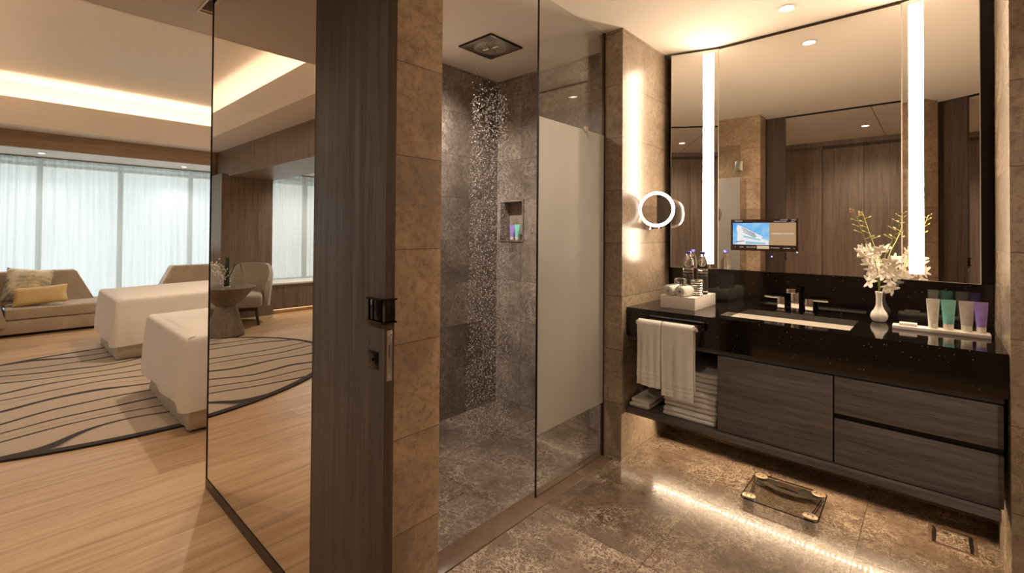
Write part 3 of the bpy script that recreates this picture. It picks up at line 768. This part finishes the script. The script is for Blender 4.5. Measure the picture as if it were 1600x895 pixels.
# ------------------------------------------------------------------ magnifying mirror
cm = Vector((-1.228, 2.62, 1.443)); nrm = Vector((.20, -.98, 0)).normalized()
rot = nrm.to_track_quat('Z', 'Y').to_matrix()
t = T('magnifying_mirror', 'round wall-mounted magnifying mirror with glowing white ring', 'mirror', (-1.30, 2.70, 1.36))
P('mirror_glass', lathe(B(), [(.0875, 0), (.0875, .006)], cm, 48, rot), 'mirror', t)
bm = B(); lathe(bm, [(.087, .004), (.0885, .010), (.103, .010), (.106, .004)], cm, 64, rot, cap=False); P('light_ring', bm, 'e_ring', t, label='glowing ring')
P('housing', lathe(B(), [(.085, -.014), (.104, -.008), (.107, -.002), (.107, .004), (.0835, .0035), (.0825, 0)], cm, 64, rot), 'chrome', t)
bk = cm - nrm*.02
bm = B(); tube(bm, [bk, bk-nrm*.03, Vector((-1.262, 2.70, 1.36)), Vector((-1.325, 2.70, 1.36))], .008, 10); P('swing_arm', bm, 'chrome', t)
P('wall_mount', bx(-1.3275, -1.30, 2.665, 2.735, 1.325, 1.395, bev=.003), 'chrome', t)
P('pivot_block', bx(-1.278, -1.238, 2.645, 2.715, 1.33, 1.36, bev=.003), 'gun', t)

# ------------------------------------------------------------------ things on the worktop
WT = .8742
t = T('amenity_box', 'white lacquer box on the black worktop holding bottles and glasses', 'box', (-1.084, 2.74, WT))
P('box_body', bx(-1.184, -.984, 2.578, 2.90, WT, WT+.066, bev=.002), 'white_box', t)
P('box_rim', box(box(box(bx(-1.184, -.984, 2.578, 2.582, WT+.066, WT+.070), -1.184, -.984, 2.896, 2.90, WT+.066, WT+.070), -1.184, -1.180, 2.582, 2.896, WT+.066, WT+.070), -.988, -.984, 2.582, 2.896, WT+.066, WT+.070), 'white_box', t)
BT = WT+.0665
def bottle(loc, label, cap):
    t = T('water_bottle', label, 'bottle', loc, 0, 'water bottles on the white box')
    prof = [(.026, 0), (.031, .004)]
    z = .012
    for k in range(9):
        prof += [(.0315, z), (.0318, z+.004), (.0285, z+.0085), (.0318, z+.0125)]; z += .015
    prof += [(.0315, .152), (.031, .165), (.026, .195), (.018, .218), (.0125, .228), (.0125, .236)]
    P('bottle_body', lathe(B(), prof, (0, 0, 0), 32), 'bottle', t, world=False, sharp=60)
    P('cap', lathe(B(), [(.0145, .2365), (.0155, .238), (.0155, .252), (.0145, .2535)], (0, 0, 0), 24), cap, t, world=False, label='blue cap')
    return t
b1 = bottle((-1.119, 2.825, BT), 'left water bottle with a blue cap standing on the white box', 'blue_cap')
copy_tree(b1, (-1.034, 2.825, BT), .4, 'right water bottle with a blue cap standing on the white box')
def tumbler(loc, label):
    prof = [(.030, 0)]
    for k in range(6): prof += [(.0335+.0006*k, .006+k*.013), (.0315+.0006*k, .0125+k*.013)]
    prof += [(.037, .085), (.034, .092), (.026, .094)]
    t = T('drinking_glass', label, 'glass', loc, 0, 'drinking glasses on the white box')
    P('glass_body', lathe(B(), prof, (0, 0, 0), 14), 'tumbler', t, world=False, sharp=10)
    P('glass_base', lathe(B(), [(.024, .0945), (.024, .097)], (0, 0, 0), 14), 'tumbler', t, world=False)
    return t
g1 = tumbler((-1.130, 2.735, BT), 'left upturned cut-glass tumbler behind the rolled facecloths')
copy_tree(g1, (-1.032, 2.735, BT), .2, 'right upturned cut-glass tumbler behind the rolled facecloths')
def roll(c, ang, label):
    bm = B(); n = 120; rings = []; L_ = .115; th = .0055
    for i in range(n+1):
        a = i/n*2*math.pi*3.2; r = .006 + a/(2*math.pi)*.0073
        rings.append((math.cos(a)*r, math.sin(a)*r, a, r))
    d = Vector((math.cos(ang), math.sin(ang), 0)); s = Vector((-math.sin(ang), math.cos(ang), 0)); up = Vector((0, 0, 1))
    def pt(x, z, l): return Vector(c) + s*x + up*z + d*l
    prev = None
    for (x, z, a, r) in rings:
        nx, nz = math.cos(a), math.sin(a)
        cur = [bm.verts.new(pt(x+nx*o, z+nz*o, l)) for (o, l) in ((-th/2, -L_/2), (th/2+.001, -L_/2+.002), (th/2+.001, L_/2-.002), (-th/2, L_/2))]
        if prev:
            for k in range(4): bm.faces.new((prev[k], prev[(k+1) % 4], cur[(k+1) % 4], cur[k]))
        prev = cur
    bmesh.ops.recalc_face_normals(bm, faces=bm.faces)
    return O('rolled_facecloth', bm, 'towel', label, 'facecloth', 'rolled facecloths on the white box', sharp=80)
roll((-1.133, 2.640, BT+.0335), R(84), 'left rolled white facecloth on the front of the white box')
roll((-1.066, 2.640, BT+.0335), R(84), 'right rolled white facecloth on the front of the white box')

# orchid vase
V0 = Vector((-.211, 2.925, WT))
O('bud_vase', lathe(B(), [(.020, 0), (.027, .003), (.0345, .018), (.036, .030), (.031, .045), (.020, .062), (.0135, .080), (.0122, .105), (.0135, .128), (.0155, .142), (.0165, .146), (.0145, .147), (.011, .14)], V0, 40), 'ceramic', 'small white porcelain bud vase holding orchids', 'vase')
t = T('orchid_spray', 'two sprays of white orchids with green buds in the bud vase', 'flowers', tuple(V0 + Vector((0, 0, .10))))
def at(px, z, y=2.86):  # horizontal metre offsets of the spray, read off the photograph
    return Vector((px, y, z))
stems = [[V0+Vector((0, 0, .11)), Vector((-.212, 2.915, 1.06)), Vector((-.222, 2.89, 1.16)), Vector((-.262, 2.87, 1.28)), Vector((-.293, 2.86, 1.39)), Vector((-.303, 2.855, 1.43))],
         [V0+Vector((0, 0, .11)), Vector((-.205, 2.915, 1.08)), Vector((-.185, 2.89, 1.2)), Vector((-.155, 2.87, 1.28)), Vector((-.132, 2.86, 1.36)), Vector((-.120, 2.855, 1.405))]]
def interp(pts, n):
    out = []
    for i in range(n+1):
        u = i/n*(len(pts)-1); k = min(int(u), len(pts)-2); f = u-k
        p0, p1, p2, p3 = pts[max(k-1, 0)], pts[k], pts[k+1], pts[min(k+2, len(pts)-1)]
        out.append(.5*((2*p1)+(-p0+p2)*f+(2*p0-5*p1+4*p2-p3)*f*f+(-p0+3*p1-3*p2+p3)*f**3))
    return out
for st in stems:
    bm = B(); ip = interp(st, 20); tube(bm, ip, [.0028*(1-.55*i/20) for i in range(21)], 7); P('stem', bm, 'stem', t)
    for i in range(12, 20):
        p = ip[i]; side = 1 if i % 2 else -1
        k = (20-i)/8
        if st is stems[0]: side = -1 if i % 4 else 1
        dirv = Vector((side*.8, -.1, .6 if st is stems[1] else .35)).normalized()
        L_ = .012+.018*k
        bm = B(); tube(bm, [p, p+dirv*L_*.8], .001, 5)
        blob(bm, p+dirv*(L_+.004), (.009*(.5+k*.6), .0035*(.6+k*.6), .0035*(.6+k*.6)), Vector((1, 0, 0)).rotation_difference(dirv).to_matrix(), 1)
        P('bud', bm, 'bud', t)
def flower(c, n, size, roll_):
    """an orchid: three sepals, two broad petals, a lip; cupped, with thickness"""
    n = Vector(n).normalized(); q = n.to_track_quat('Z', 'Y').to_matrix() @ Matrix.Rotation(roll_, 3, 'Z')
    bm = B()
    for k, (a, L_, W_) in enumerate(((90, 1, .36), (210, .95, .34), (330, .95, .34), (20, 1.0, .55), (160, 1.0, .55))):
        a = R(a); nu, nw = 6, 4; grid = []
        for i in range(nu+1):
            u = i/nu; w = W_*math.sin(math.pi*min(.985, .1+u*.89))**.42
            row = []
            for j in range(nw+1):
                s = (j/nw*2-1)
                x = u*L_; y = s*w*.5; z = .25*u*u - .12*(s*s)*w + (.03 if k > 2 else 0)
                p = Vector((x*math.cos(a)-y*math.sin(a), x*math.sin(a)+y*math.cos(a), z))*size
                row.append(bm.verts.new(Vector(c) + q @ p))
            grid.append(row)
        for r0, r1 in zip(grid, grid[1:]):
            for j in range(nw): bm.faces.new((r0[j], r0[j+1], r1[j+1], r1[j]))
    o = P('orchid_flower', bm, 'petal', t, sharp=180)
    md = o.modifiers.new('thick', 'SOLIDIFY'); md.thickness = .0009
    b2 = blob(B(), Vector(c) + n*size*.15, (size*.12, size*.12, size*.2), q, 1)
    P('flower_lip', b2, 'bud', o)
rr = random.Random(5)
for (x, y, z, s) in ((-.283, 2.855, 1.215, .030), (-.262, 2.845, 1.195, .034), (-.245, 2.84, 1.160, .034), (-.222, 2.845, 1.21, .032), (-.205, 2.84, 1.235, .03), (-.235, 2.85, 1.13, .032),
                     (-.243, 2.83, 1.075, .036), (-.222, 2.83, 1.095, .03), (-.165, 2.84, 1.175, .034), (-.150, 2.845, 1.15, .034), (-.17, 2.835, 1.125, .036), (-.145, 2.84, 1.115, .034), (-.19, 2.84, 1.11, .032),
                     (-.165, 2.835, 1.085, .03), (-.155, 2.84, 1.045, .034), (-.175, 2.845, 1.055, .028), (-.27, 2.85, 1.235, .024)):
    flower((x, y, z), (rr.uniform(-.5, .5), -1, rr.uniform(-.4, .4)), s, rr.uniform(0, 6.28))

# tray with tubes and soap
O('amenity_tray', bx(-.152, .166, 2.752, 2.822, WT, WT+.016, bev=.002), 'white_box', 'long narrow white ceramic tray on the black worktop', 'tray')
TT = WT+.0163
t = T('soap_box', 'flat white soap packet lying on the left end of the narrow tray', 'soap', (-.097, 2.785, TT))
P('packet', bx(-.128, -.066, 2.765, 2.808, TT, TT+.012, bev=.002), 'white_box', t)
P('packet_flap', bx(-.1278, -.0662, 2.7645, 2.7652, TT+.004, TT+.009), 'cap', t)
g = 'toiletry tubes on the narrow tray'
tube_bottle('toiletry_tube', (-.013, 2.79, TT), R(12), .128, .046, 'white_tube', 'cream white tube on the narrow tray, next to the soap', g)
tube_bottle('toiletry_tube', (.037, 2.79, TT), R(12), .128, .049, 'teal_tube', 'teal green tube on the narrow tray', g)
tube_bottle('toiletry_tube', (.094, 2.79, TT), R(12), .128, .050, 'grey_tube', 'grey tube on the narrow tray', g)
tube_bottle('toiletry_tube', (.138, 2.79, TT), R(12), .128, .044, 'pur_tube', 'purple tube on the right end of the narrow tray', g)

# ------------------------------------------------------------------ bathroom scale
t = T('bathroom_scale', 'glass bathroom scale with metal feet and digital display on the marble floor', 'scale', (-.551, 2.575, 0), R(1.5))
hw, hd = .158, .152
bm = bx(-hw, hw, -hd, hd, .030, .037); 
bmesh.ops.bevel(bm, geom=[e for e in bm.edges if abs((e.verts[0].co-e.verts[1].co).z) > .005], offset=.018, segments=5, affect='EDGES')
P('glass_platform', bm, 'scale_glass', t, world=False)
bm = B(); ep = []
for (a, b, a0) in ((1, 1, 0), (-1, 1, 90), (-1, -1, 180), (1, -1, 270)):
    for k in range(5):
        an = R(a0+k*22.5); ep.append((a*(hw-.018)+.018*math.cos(an), b*(hd-.018)+.018*math.sin(an), .0335))
ep.append(ep[0]); tube(bm, ep, .0022, 6, caps=False)
P('glass_edge', bm, 'gun', t, world=False, label='dark glass edge')
for (a, b) in ((-1, -1), (1, -1), (-1, 1), (1, 1)):
    x, y = a*(hw-.032), b*(hd-.032)
    f = P('foot', lathe(B(), [(.026, .0), (.027, .006), (.026, .0295)], (x, y, 0), 32), 'grey_tube', t, world=False, label='round grey foot')
    pd = P('contact_pad', lathe(B(), [(.029, .0372), (.029, .040), (.026, .0415)], (x, y, 0), 32), 'pad', t, world=False)
    bm = B()
    for sx in (-1, 1): tube(bm, [(x+sx*.008, y-.010, .042), (x+sx*.012, y, .042), (x+sx*.008, y+.010, .042)], .0015, 5)
    P('grip_mark', bm, 'black', t, world=False)
bm = B(); n = 20; lo = []; hi = []
for i in range(n+1):
    u = i/n*2-1; x = u*(hw-.03); lo.append((x, hd-.075-.022*(1-u*u)+.02*abs(u)**3)); hi.append((x, hd-.012))
prism(bm, lo + hi[::-1], 'Z', .0200, .0296)
P('display_bar', bm, 'satin', t, world=False)
P('display', bx(-.045, .045, hd-.072, hd-.038, .0372, .0392, bev=.0008), 'screen_dark', t, world=False, label='dark digital display')
P('display_rim', box(bx(-.05, .05, hd-.038, hd-.034, .0372, .0398), -.05, .05, hd-.076, hd-.072, .0372, .0398), 'chrome', t, world=False)
for a in (-1, 1):
    bm = B()
    for o_ in (-.004, .004): tube(bm, [(a*(hw-.032)+o_, -(hd-.055), .025), (a*(hw-.012)+o_, hd-.05, .025)], .0022, 6)
    P('strut', bm, 'gun', t, world=False)
# floor drain
t = T('floor_drain', 'rectangular stone-faced drain cover in the floor under the vanity', 'drain', (.045, 2.76, 0))
bm = B(); X0, X1, Y0, Y1 = -.02, .112, 2.69, 2.832
for a in ((X0, X1, Y0, Y0+.003), (X0, X1, Y1-.003, Y1), (X0, X0+.003, Y0, Y1), (X1-.003, X1, Y0, Y1)): box(bm, a[0], a[1], a[2], a[3], 0, .0012)
P('drain_frame', bm, 'black', t)
for x in (X0+.004, X1-.014): P('drain_slot', bx(x, x+.010, Y0+.006, Y1-.006, 0, .0008), 'black', t)
bm = B()
for a in ((X0-.012, X1+.012, Y0-.012, Y0-.002), (X0-.012, X1+.012, Y1+.002, Y1+.012), (X0-.012, X0-.002, Y0-.002, Y1+.002), (X1+.002, X1+.012, Y0-.002, Y1+.002)): box(bm, a[0], a[1], a[2], a[3], 0, .0006)
P('drain_border', bm, 'curb_stone', t)

# ------------------------------------------------------------------ ceiling lamps
def downlight(x, y, z, label, power=30, col=(1, .80, .60), ang=95, r=.033, spot=True):
    t = T('ceiling_downlight', label, 'ceiling light', (x, y, z), 0, 'recessed ceiling downlights')
    P('trim_ring', lathe(B(), [(r*1.35, -.003), (r*1.05, -.006), (r, -.001), (r*1.35, -.0004)], (0, 0, 0), 32, cap=False), 'sill', t, world=False)
    P('lamp', lathe(B(), [(r*.9, -.0025), (r*.85, -.0035)], (0, 0, 0), 24), 'e_down', t, world=False)
    if spot:
        li = bpy.data.lights.new('downlight_lamp', 'SPOT'); li.energy = power; li.color = col; li.spot_size = R(ang); li.spot_blend = .7; li.shadow_soft_size = .035
        lo = bpy.data.objects.new('downlight_lamp', li); C.objects.link(lo); lo.location = (0, 0, -.012); lo.parent = t
    return t
downlight(-.575, 2.74, CEIL, 'round ceiling downlight above the vanity sink', 80)
downlight(-.565, -.20, CEIL, 'round hall ceiling downlight, reflected in the centre of the vanity mirror', 62, ang=150)
downlight(.75, 1.5, CEIL, 'round ceiling downlight on the open right side of the bathroom', 70, ang=140)
downlight(-2.28, 1.62, CEIL, 'added out-of-view ceiling downlight that lights the shower', 135, (1, .86, .74), 150)  # added lamp, kept out of view, lights the shower walls and drops
downlight(-2.1, -.2, CEIL, 'round hall ceiling downlight in front of the mirrored door', 48, ang=120)
downlight(-3.02, .9, CEIL, 'round ceiling downlight beside the near bed', 44, ang=130)
downlight(-8.58, .34, 2.285, 'round bay downlight above the first daybed', 40, (1, .93, .84), 120)
downlight(-8.64, 1.9, 2.285, 'round bay downlight above the second daybed', 40, (1, .93, .84), 120)
downlight(-7.3, -2.1, 2.26, 'round downlight in the nook ceiling by the window ledge', 120, (1, .93, .85), 150)
downlight(-5.3, 1.7, 3.05, 'added unseen downlight in the coffered ceiling, fill light for the bedroom', 180, (1, .84, .68), 160)  # added lamp, hidden behind the door, brightens the whole bedroom
downlight(-4.9, -1.9, 2.26, 'round downlight in the nook ceiling away from the window', 90, (1, .92, .82), 150)
t = T('air_grille', 'dark slotted air grille in the nook ceiling, seen in the mirrored door', 'vent', (-5.6, -2.1, 2.25))
P('grille_frame', bx(-6.6, -4.6, -2.2, -1.75, 2.252, 2.2595), 'bronze', t)
for k in range(6): P('slat', bx(-6.55, -4.65, -2.17+k*.07, -2.15+k*.07, 2.249, 2.252), 'black', t)
# cove light tubes in the trough
t = T('cove_lighting', 'warm light tubes hidden behind the bedroom ceiling fascia', 'cove light', (-5.5, 1.3, 2.6))
bm = B(); box(bm, -7.80, -7.76, -.3, 3.0, 2.60, 2.63); P('light_tube', bm, 'e_cove', t)
bm = B(); box(bm, -7.7, -3.3, -.46, -.42, 2.60, 2.63); P('light_tube', bm, 'e_cove', t)
bm = B(); box(bm, -3.2, -3.16, -.3, 3.0, 2.60, 2.63); P('light_tube', bm, 'e_cove', t)
t = T('ledge_lighting', 'warm light strip under the wooden window ledge', 'led strip', (-7.64, -2.2, .06))
P('light_tube', bx(-7.665, -7.645, -3.1, -1.45, .06, .07), 'e_ledge', t)

# ------------------------------------------------------------------ bedroom furniture
bm = B(); n = 96; vs = []
for z in (0.001, .014): vs.append([bm.verts.new((1.52*math.cos(2*math.pi*i/n), 1.95*math.sin(2*math.pi*i/n), z)) for i in range(n)])
bm.faces.new(vs[0]); bm.faces.new(vs[1])
for i in range(n): bm.faces.new((vs[0][i], vs[0][(i+1) % n], vs[1][(i+1) % n], vs[1][i]))
bmesh.ops.recalc_face_normals(bm, faces=bm.faces)
o = O('oval_rug', bm, 'rug', 'large oval beige rug with wavy dark brown lines under the beds', 'rug'); o.location = (-5.2, .9, 0)

def bed(x0, x1, y0, label):
    t = T('bed', label, 'bed', ((x0+x1)/2, y0+1.0, .015), 0, 'twin beds in the bedroom')
    LF = 110; y1 = 3.02; zt = .645
    # skirt with folds
    bm = B(); pts = []
    def edge(pa, pb, nn):
        for i in range(nn):
            u = i/nn; pts.append((Vector(pa)*(1-u)+Vector(pb)*u))
    i_ = .05
    edge((x0+i_, y1), (x0+i_, y0+i_), 60); edge((x0+i_, y0+i_), (x1-i_, y0+i_), 44); edge((x1-i_, y0+i_), (x1-i_, y1), 60); pts.append(Vector((x1-i_, y1)))
    cx, cy = (x0+x1)/2, (y0+y1)/2; rows = []
    for k, (z, sp) in enumerate(((.30, 0), (.16, .012), (.02, .03))):
        row = []
        for j, p in enumerate(pts):
            d = Vector((p.x-cx, (p.y-cy)*.5)).normalized(); w = .006*math.sin(j*1.3)*(k/2)
            row.append(bm.verts.new((p.x+d.x*(sp+w), p.y+d.y*(sp+w), z)))
        rows.append(row)
    for a, b in zip(rows, rows[1:]):
        for j in range(len(pts)-1): bm.faces.new((a[j], a[j+1], b[j+1], b[j]))
    o = P('bed_skirt', bm, 'skirt', t, sharp=180); md = o.modifiers.new('thick', 'SOLIDIFY'); md.thickness = .006
    P('bed_base', bx(x0+.08, x1-.08, y0+.09, y1, .06, .30), 'skirt', t)
    # bedspread: a cover tucked over the mattress, box corners, slightly crowned
    bm = B(); nx, ny, nz = 40, 40, 12
    def surf(u, v):   # u across -1..1 top, v from foot 0 to head 1
        x = cx + u*(x1-x0)/2; y = y0 + v*(y1-y0)
        crown = .05*(1-u*u)*min(1, v*5+.25)+.035*min(1, v*4)
        return Vector((x, y, zt-.035+crown))
    grid = []
    # rings from hem (foot and sides) up to the top
    def ring(z, out, sm):
        row = []
        L1 = 40; L2 = LF
        for j in range(L1): row.append((x0-out, y1-(y1-y0)*j/L1, z, j))
        for j in range(L2): row.append((x0+(x1-x0)*j/L2, y0-out, z, j))
        for j in range(L1+1): row.append((x1+out, y0+(y1-y0)*j/L1, z, j))
        return row
    levels = [(.150, .035, 1.0), (.22, .036, .9), (.32, .030, .7), (.44, .016, .45), (.53, .004, .2), (.578, -.001, .1), (.603, -.008, 0), (.614, -.022, 0), (.618, -.06, 0)]
    rows = []
    for li_, (z, outv, rip) in enumerate(levels):
        row = []
        for q, (x, y, zz_, j) in enumerate(ring(z, outv, 0)):
            foot = 40 <= q < 40+LF; crn = 0
            du = abs((x-cx)/((x1-x0)/2)); dv = 1-(y-y0)/(y1-y0)
            rr_ = .045 if li_ > 0 else .035
            # round the two foot corners
            px, py = x, y
            for sx in (x0, x1):
                ddx = abs(px-sx); ddy = py-y0
            w = (.0035*rip*math.sin(q*2.1) + .010*rip*math.sin(q*.13+li_*.3)) if foot else (.007*rip*math.sin(q*1.9+li_*.5) + .006*rip*math.sin(q*.7))
            if foot: py -= w
            else: px += (-w if x < cx else w)
            hem = 0
            if li_ == 0: hem = -.03*math.exp(-((q-40)/9)**2) - .03*math.exp(-((q-40-LF)/5)**2) + .03
            ztop = z + hem
            if li_ >= 5: ztop += .03*min(1, max(0, (y-y0)/1.2))
            row.append(bm.verts.new((px, py, ztop)))
        rows.append(row)
    for a, b in zip(rows, rows[1:]):
        for j in range(len(a)-1): bm.faces.new((a[j], a[j+1], b[j+1], b[j]))
    top = rows[-1]; L1, L2 = 40, LF
    left = top[:41]; foot = top[40:41+LF]; right = top[40+LF:]
    prev = foot
    for i in range(1, L1+1):
        lv, rv = left[L1-i], right[i]
        cur = [lv]
        for j in range(1, L2):
            u = j/L2; s = 2*u-1
            co = lv.co.lerp(rv.co, u); co.z += (.034*(1-s**2))*min(1, (i+1)/7)
            cur.append(bm.verts.new(co))
        cur.append(rv)
        for j in range(L2): bm.faces.new((prev[j], prev[j+1], cur[j+1], cur[j]))
        prev = cur
    bmesh.ops.recalc_face_normals(bm, faces=bm.faces)
    o = P('bedspread', bm, 'spread', t, sharp=180)
    sb = o.modifiers.new('soft', 'SUBSURF'); sb.levels = 1; sb.render_levels = 1
    P('headboard', bx(x0-.05, x1+.05, 3.03, 3.09, .1, 1.15, bev=.01), 'bed_wood', t)
    return t
bed(-4.72, -3.50, .80, 'near white bed with pleated cover, beside the sliding mirrored door')
bed(-7.10, -5.93, .76, 'far white bed with smooth cover, closer to the window')

# daybeds
def daybed(y0, y1, mirror_, label):
    """long seat along the window, arm at one end, sloped back"""
    t = T('daybed', label, 'sofa', (-8.5, (y0+y1)/2, 0), 0, 'beige daybeds by the window')
    s = (lambda y: y) if not mirror_ else (lambda y: y0+y1-y)
    def Yp(a, b): a, b = s(a), s(b); return min(a, b), max(a, b)
    ya, yb = Yp(y0, y1)
    P('base', bx(-8.93, -8.17, ya+.03, yb-.02, .035, .20, bev=.012), 'sofa', t)
    P('plinth', bx(-8.85, -8.25, ya+.1, yb-.1, 0, .035), 'black', t)
    bm = bx(-8.90, -8.15, *Yp(y0+.60, y1), .205, .345, bev=.03, seg=3); P('seat_cushion', bm, 'sofa', t)
    # arm: slanted panel
    bm = B(); a = [(s(y0), .10), (s(y0), .98), (s(y0+.32), .98), (s(y0+.62), .19), (s(y0+.62), .10)]
    prism(bm, a, 'X', -8.92, -8.14); bmesh.ops.bevel(bm, geom=list(bm.edges), offset=.018, segments=2, affect='EDGES'); P('arm', bm, 'sofa', t)
    # back with a sloped far end
    bm = B(); a = [(s(y0+.5), .3), (s(y0+.5), .745), (s(y0+1.26), .745), (s(y0+1.47), .30)]
    prism(bm, a, 'X', -8.95, -8.70); bmesh.ops.bevel(bm, geom=list(bm.edges), offset=.014, segments=2, affect='EDGES'); P('backrest', bm, 'sofa', t)
    return t
daybed(-.56, 1.22, False, 'beige daybed with two cushions by the window')
daybed(1.35, 3.05, True, 'second beige daybed, its back showing above the far bed')
def cushion(c, w, h, d, rx, rz, ry, mat, name, label):
    bm = B(); n = 16; q = Matrix.Rotation(rz, 3, 'Z') @ Matrix.Rotation(rx, 3, 'X') @ Matrix.Rotation(ry, 3, 'Y')
    for side in (-1, 1):
        g_ = []
        for i in range(n+1):
            row = []
            for j in range(n+1):
                u, v = i/n*2-1, j/n*2-1
                th = d*.5*((1-u**4)*(1-v**4))**.5 + .002
                px = u*w/2*(1-.06*(1-v*v)*abs(u)); pz = v*h/2*(1-.06*(1-u*u)*abs(v))
                row.append(bm.verts.new(Vector(c)+q @ Vector((px, side*th, pz))))
            g_.append(row)
        for r0, r1 in zip(g_, g_[1:]):
            for j in range(n): bm.faces.new((r0[j], r0[j+1], r1[j+1], r1[j]))
    bmesh.ops.remove_doubles(bm, verts=bm.verts, dist=.0045); bmesh.ops.recalc_face_normals(bm, faces=bm.faces)
    return O(name, bm, mat, label, 'cushion', 'cushions on the daybed', sharp=80)
# cushions face +X (the room): local width runs along Y
cushion((-8.46, .235, .585), .44, .44, .15, R(-16), R(78), R(6), 'pattern', 'square_cushion', 'square patterned beige and grey cushion leaning on the daybed')
cushion((-8.27, .345, .475), .50, .23, .10, R(-20), R(84), R(-4), 'yellow', 'bolster_cushion', 'oblong plain yellow cushion in front of the patterned one')

# side table
t = T('side_table', 'round wooden pedestal table with conical top and flared base', 'table', (-6.50, -.46, .015))
P('table_top', lathe(B(), [(.12, .365), (.16, .40), (.32, .575), (.322, .585), (.315, .588)], (0, 0, 0), 56), 'table_wood', t, world=False)
P('pedestal', lathe(B(), [(.205, 0), (.203, .01), (.115, .36), (.12, .366)], (0, 0, 0), 56), 'table_wood', t, world=False)
TC = Vector((-6.50, -.46, .603+.0005))
t = T('flower_vase', 'clear glass vase with white blossom and a green leaf on the round table', 'vase', tuple(TC))
P('glass_cylinder', lathe(B(), [(.045, 0), (.045, .14), (.041, .14), (.041, .01)], (0, 0, 0), 28), 'tumbler', t, world=False)
P('leaf_wrap', lathe(B(), [(.030, .012), (.030, .10)], (0, 0, 0), 20), 'leaf', t, world=False)
bm = B(); tube(bm, [(0, 0, .05), (.005, .0, .2), (.01, 0, .36)], [.02, .03, .022], 10); P('leaf_blade', bm, 'leaf', t, world=False)
bm = B(); tube(bm, [(0, -.02, .1), (.01, -.09, .27), (.01, -.15, .28), (.01, -.17, .15)], [.006, .006, .005, .002], 6); P('leaf_blade', bm, 'leaf', t, world=False)
rr = random.Random(9); bm = B()
for k in range(90):
    u = rr.random(); c = Vector((.02+.08*u, .02+.16*u, .12+.17*u)) + Vector((rr.gauss(0, .03), rr.gauss(0, .03), rr.gauss(0, .035)))
    blob(bm, c, (.011, .011, .007), Matrix.Rotation(rr.uniform(0, 3), 3, 'X'), 1)
P('blossom', bm, 'petal', t, world=False, kind='stuff')
bm = B()
for k in range(5): tube(bm, [(0, 0, .03), (.02, .03, .15), (.03+.02*k, .08+.03*k, .30+.03*(k % 3))], .002, 5)
P('twig', bm, 'stem', t, world=False)

# armchair (seen in the mirrored door); local +Y is the front
t = T('armchair', 'beige upholstered tub armchair on dark wooden legs by the window ledge', 'armchair', (-7.25, -.83, 0), R(-70))
bm = B(); nA, nZ = 40, 10; inner = []; outer = []
for i in range(nA+1):
    a = R(-205) + R(230)*i/nA       # sweep round the back, open to the front
    u = abs(i/nA*2-1)
    htop = .82 - .25*max(0, (u-.52)/.48)**1.3 if u > .52 else .82
    col_i, col_o = [], []
    for k in range(nZ+1):
        v = k/nZ; z = .24 + (htop-.24)*v
        fl = 1 + .10*v
        for (lst, rad) in ((col_i, .335), (col_o, .395)):
            r = rad*fl + (.0 if k < nZ else -.012*(1 if lst is col_o else -1))
            lst.append(bm.verts.new((math.cos(a)*r*1.0, math.sin(a)*r*.96, z)))
    inner.append(col_i); outer.append(col_o)
for A_ in (inner, outer):
    for c0, c1 in zip(A_, A_[1:]):
        for k in range(nZ): bm.faces.new((c0[k], c1[k], c1[k+1], c0[k+1]))
for i in range(nA):
    for k in (0, nZ): bm.faces.new((inner[i][k], inner[i+1][k], outer[i+1][k], outer[i][k]))
for i in (0, nA):
    for k in range(nZ): bm.faces.new((inner[i][k], outer[i][k], outer[i][k+1], inner[i][k+1]))
bmesh.ops.recalc_face_normals(bm, faces=bm.faces)
P('backrest', bm, 'armchair', t, world=False, sharp=60)
bm = bx(-.30, .30, -.24, .36, .25, .43, bev=.05, seg=4); P('seat', bm, 'armchair', t, world=False)
bm = bx(-.24, .24, -.22, .28, .20, .245); P('seat_frame', bm, 'dark_wood', t, world=False)
for (x, y) in ((-.22, .25), (.22, .25), (-.2, -.22), (.2, -.22)):
    bm = B(); tube(bm, [(x, y, .22), (x*1.18, y*1.18, 0)], [.024, .014], 10); P('leg', bm, 'dark_wood', t, world=False)

# ------------------------------------------------------------------ world, camera, render look
w = bpy.data.worlds.new('sky'); sc.world = w; w.use_nodes = True
bg = w.node_tree.nodes['Background']; bg.inputs[0].default_value = (.90, .98, 1, 1); bg.inputs[1].default_value = 1.55
cam = bpy.data.cameras.new('camera'); co = bpy.data.objects.new('camera', cam); C.objects.link(co)
f = 727.77; cam.sensor_fit = 'HORIZONTAL'; cam.sensor_width = 36; cam.lens = 36*f/1600
cam.shift_y = (354.2-447.5)/1600
cam.clip_start = .02
co.location = (0, 0, 1.3)
co.rotation_mode = 'XYZ'
mrot = Matrix.Rotation(R(42.358), 3, 'Z') @ Matrix.Rotation(R(90.697), 3, 'X') @ Matrix.Rotation(R(.4184), 3, 'Z')
co.rotation_euler = mrot.to_euler('XYZ')
sc.camera = co
sc.view_settings.view_transform = 'Standard'; sc.view_settings.look = 'None'; sc.view_settings.gamma = 1
sc.view_settings.use_curve_mapping = False; sc.view_settings.exposure = 0
cy = sc.cycles
cy.use_denoising = True
try: cy.denoiser = 'OPENIMAGEDENOISE'
except Exception: pass
cy.max_bounces = 14; cy.diffuse_bounces = 5; cy.glossy_bounces = 7; cy.transmission_bounces = 10; cy.transparent_max_bounces = 14
cy.sample_clamp_indirect = 6; cy.blur_glossy = .5; cy.caustics_refractive = False
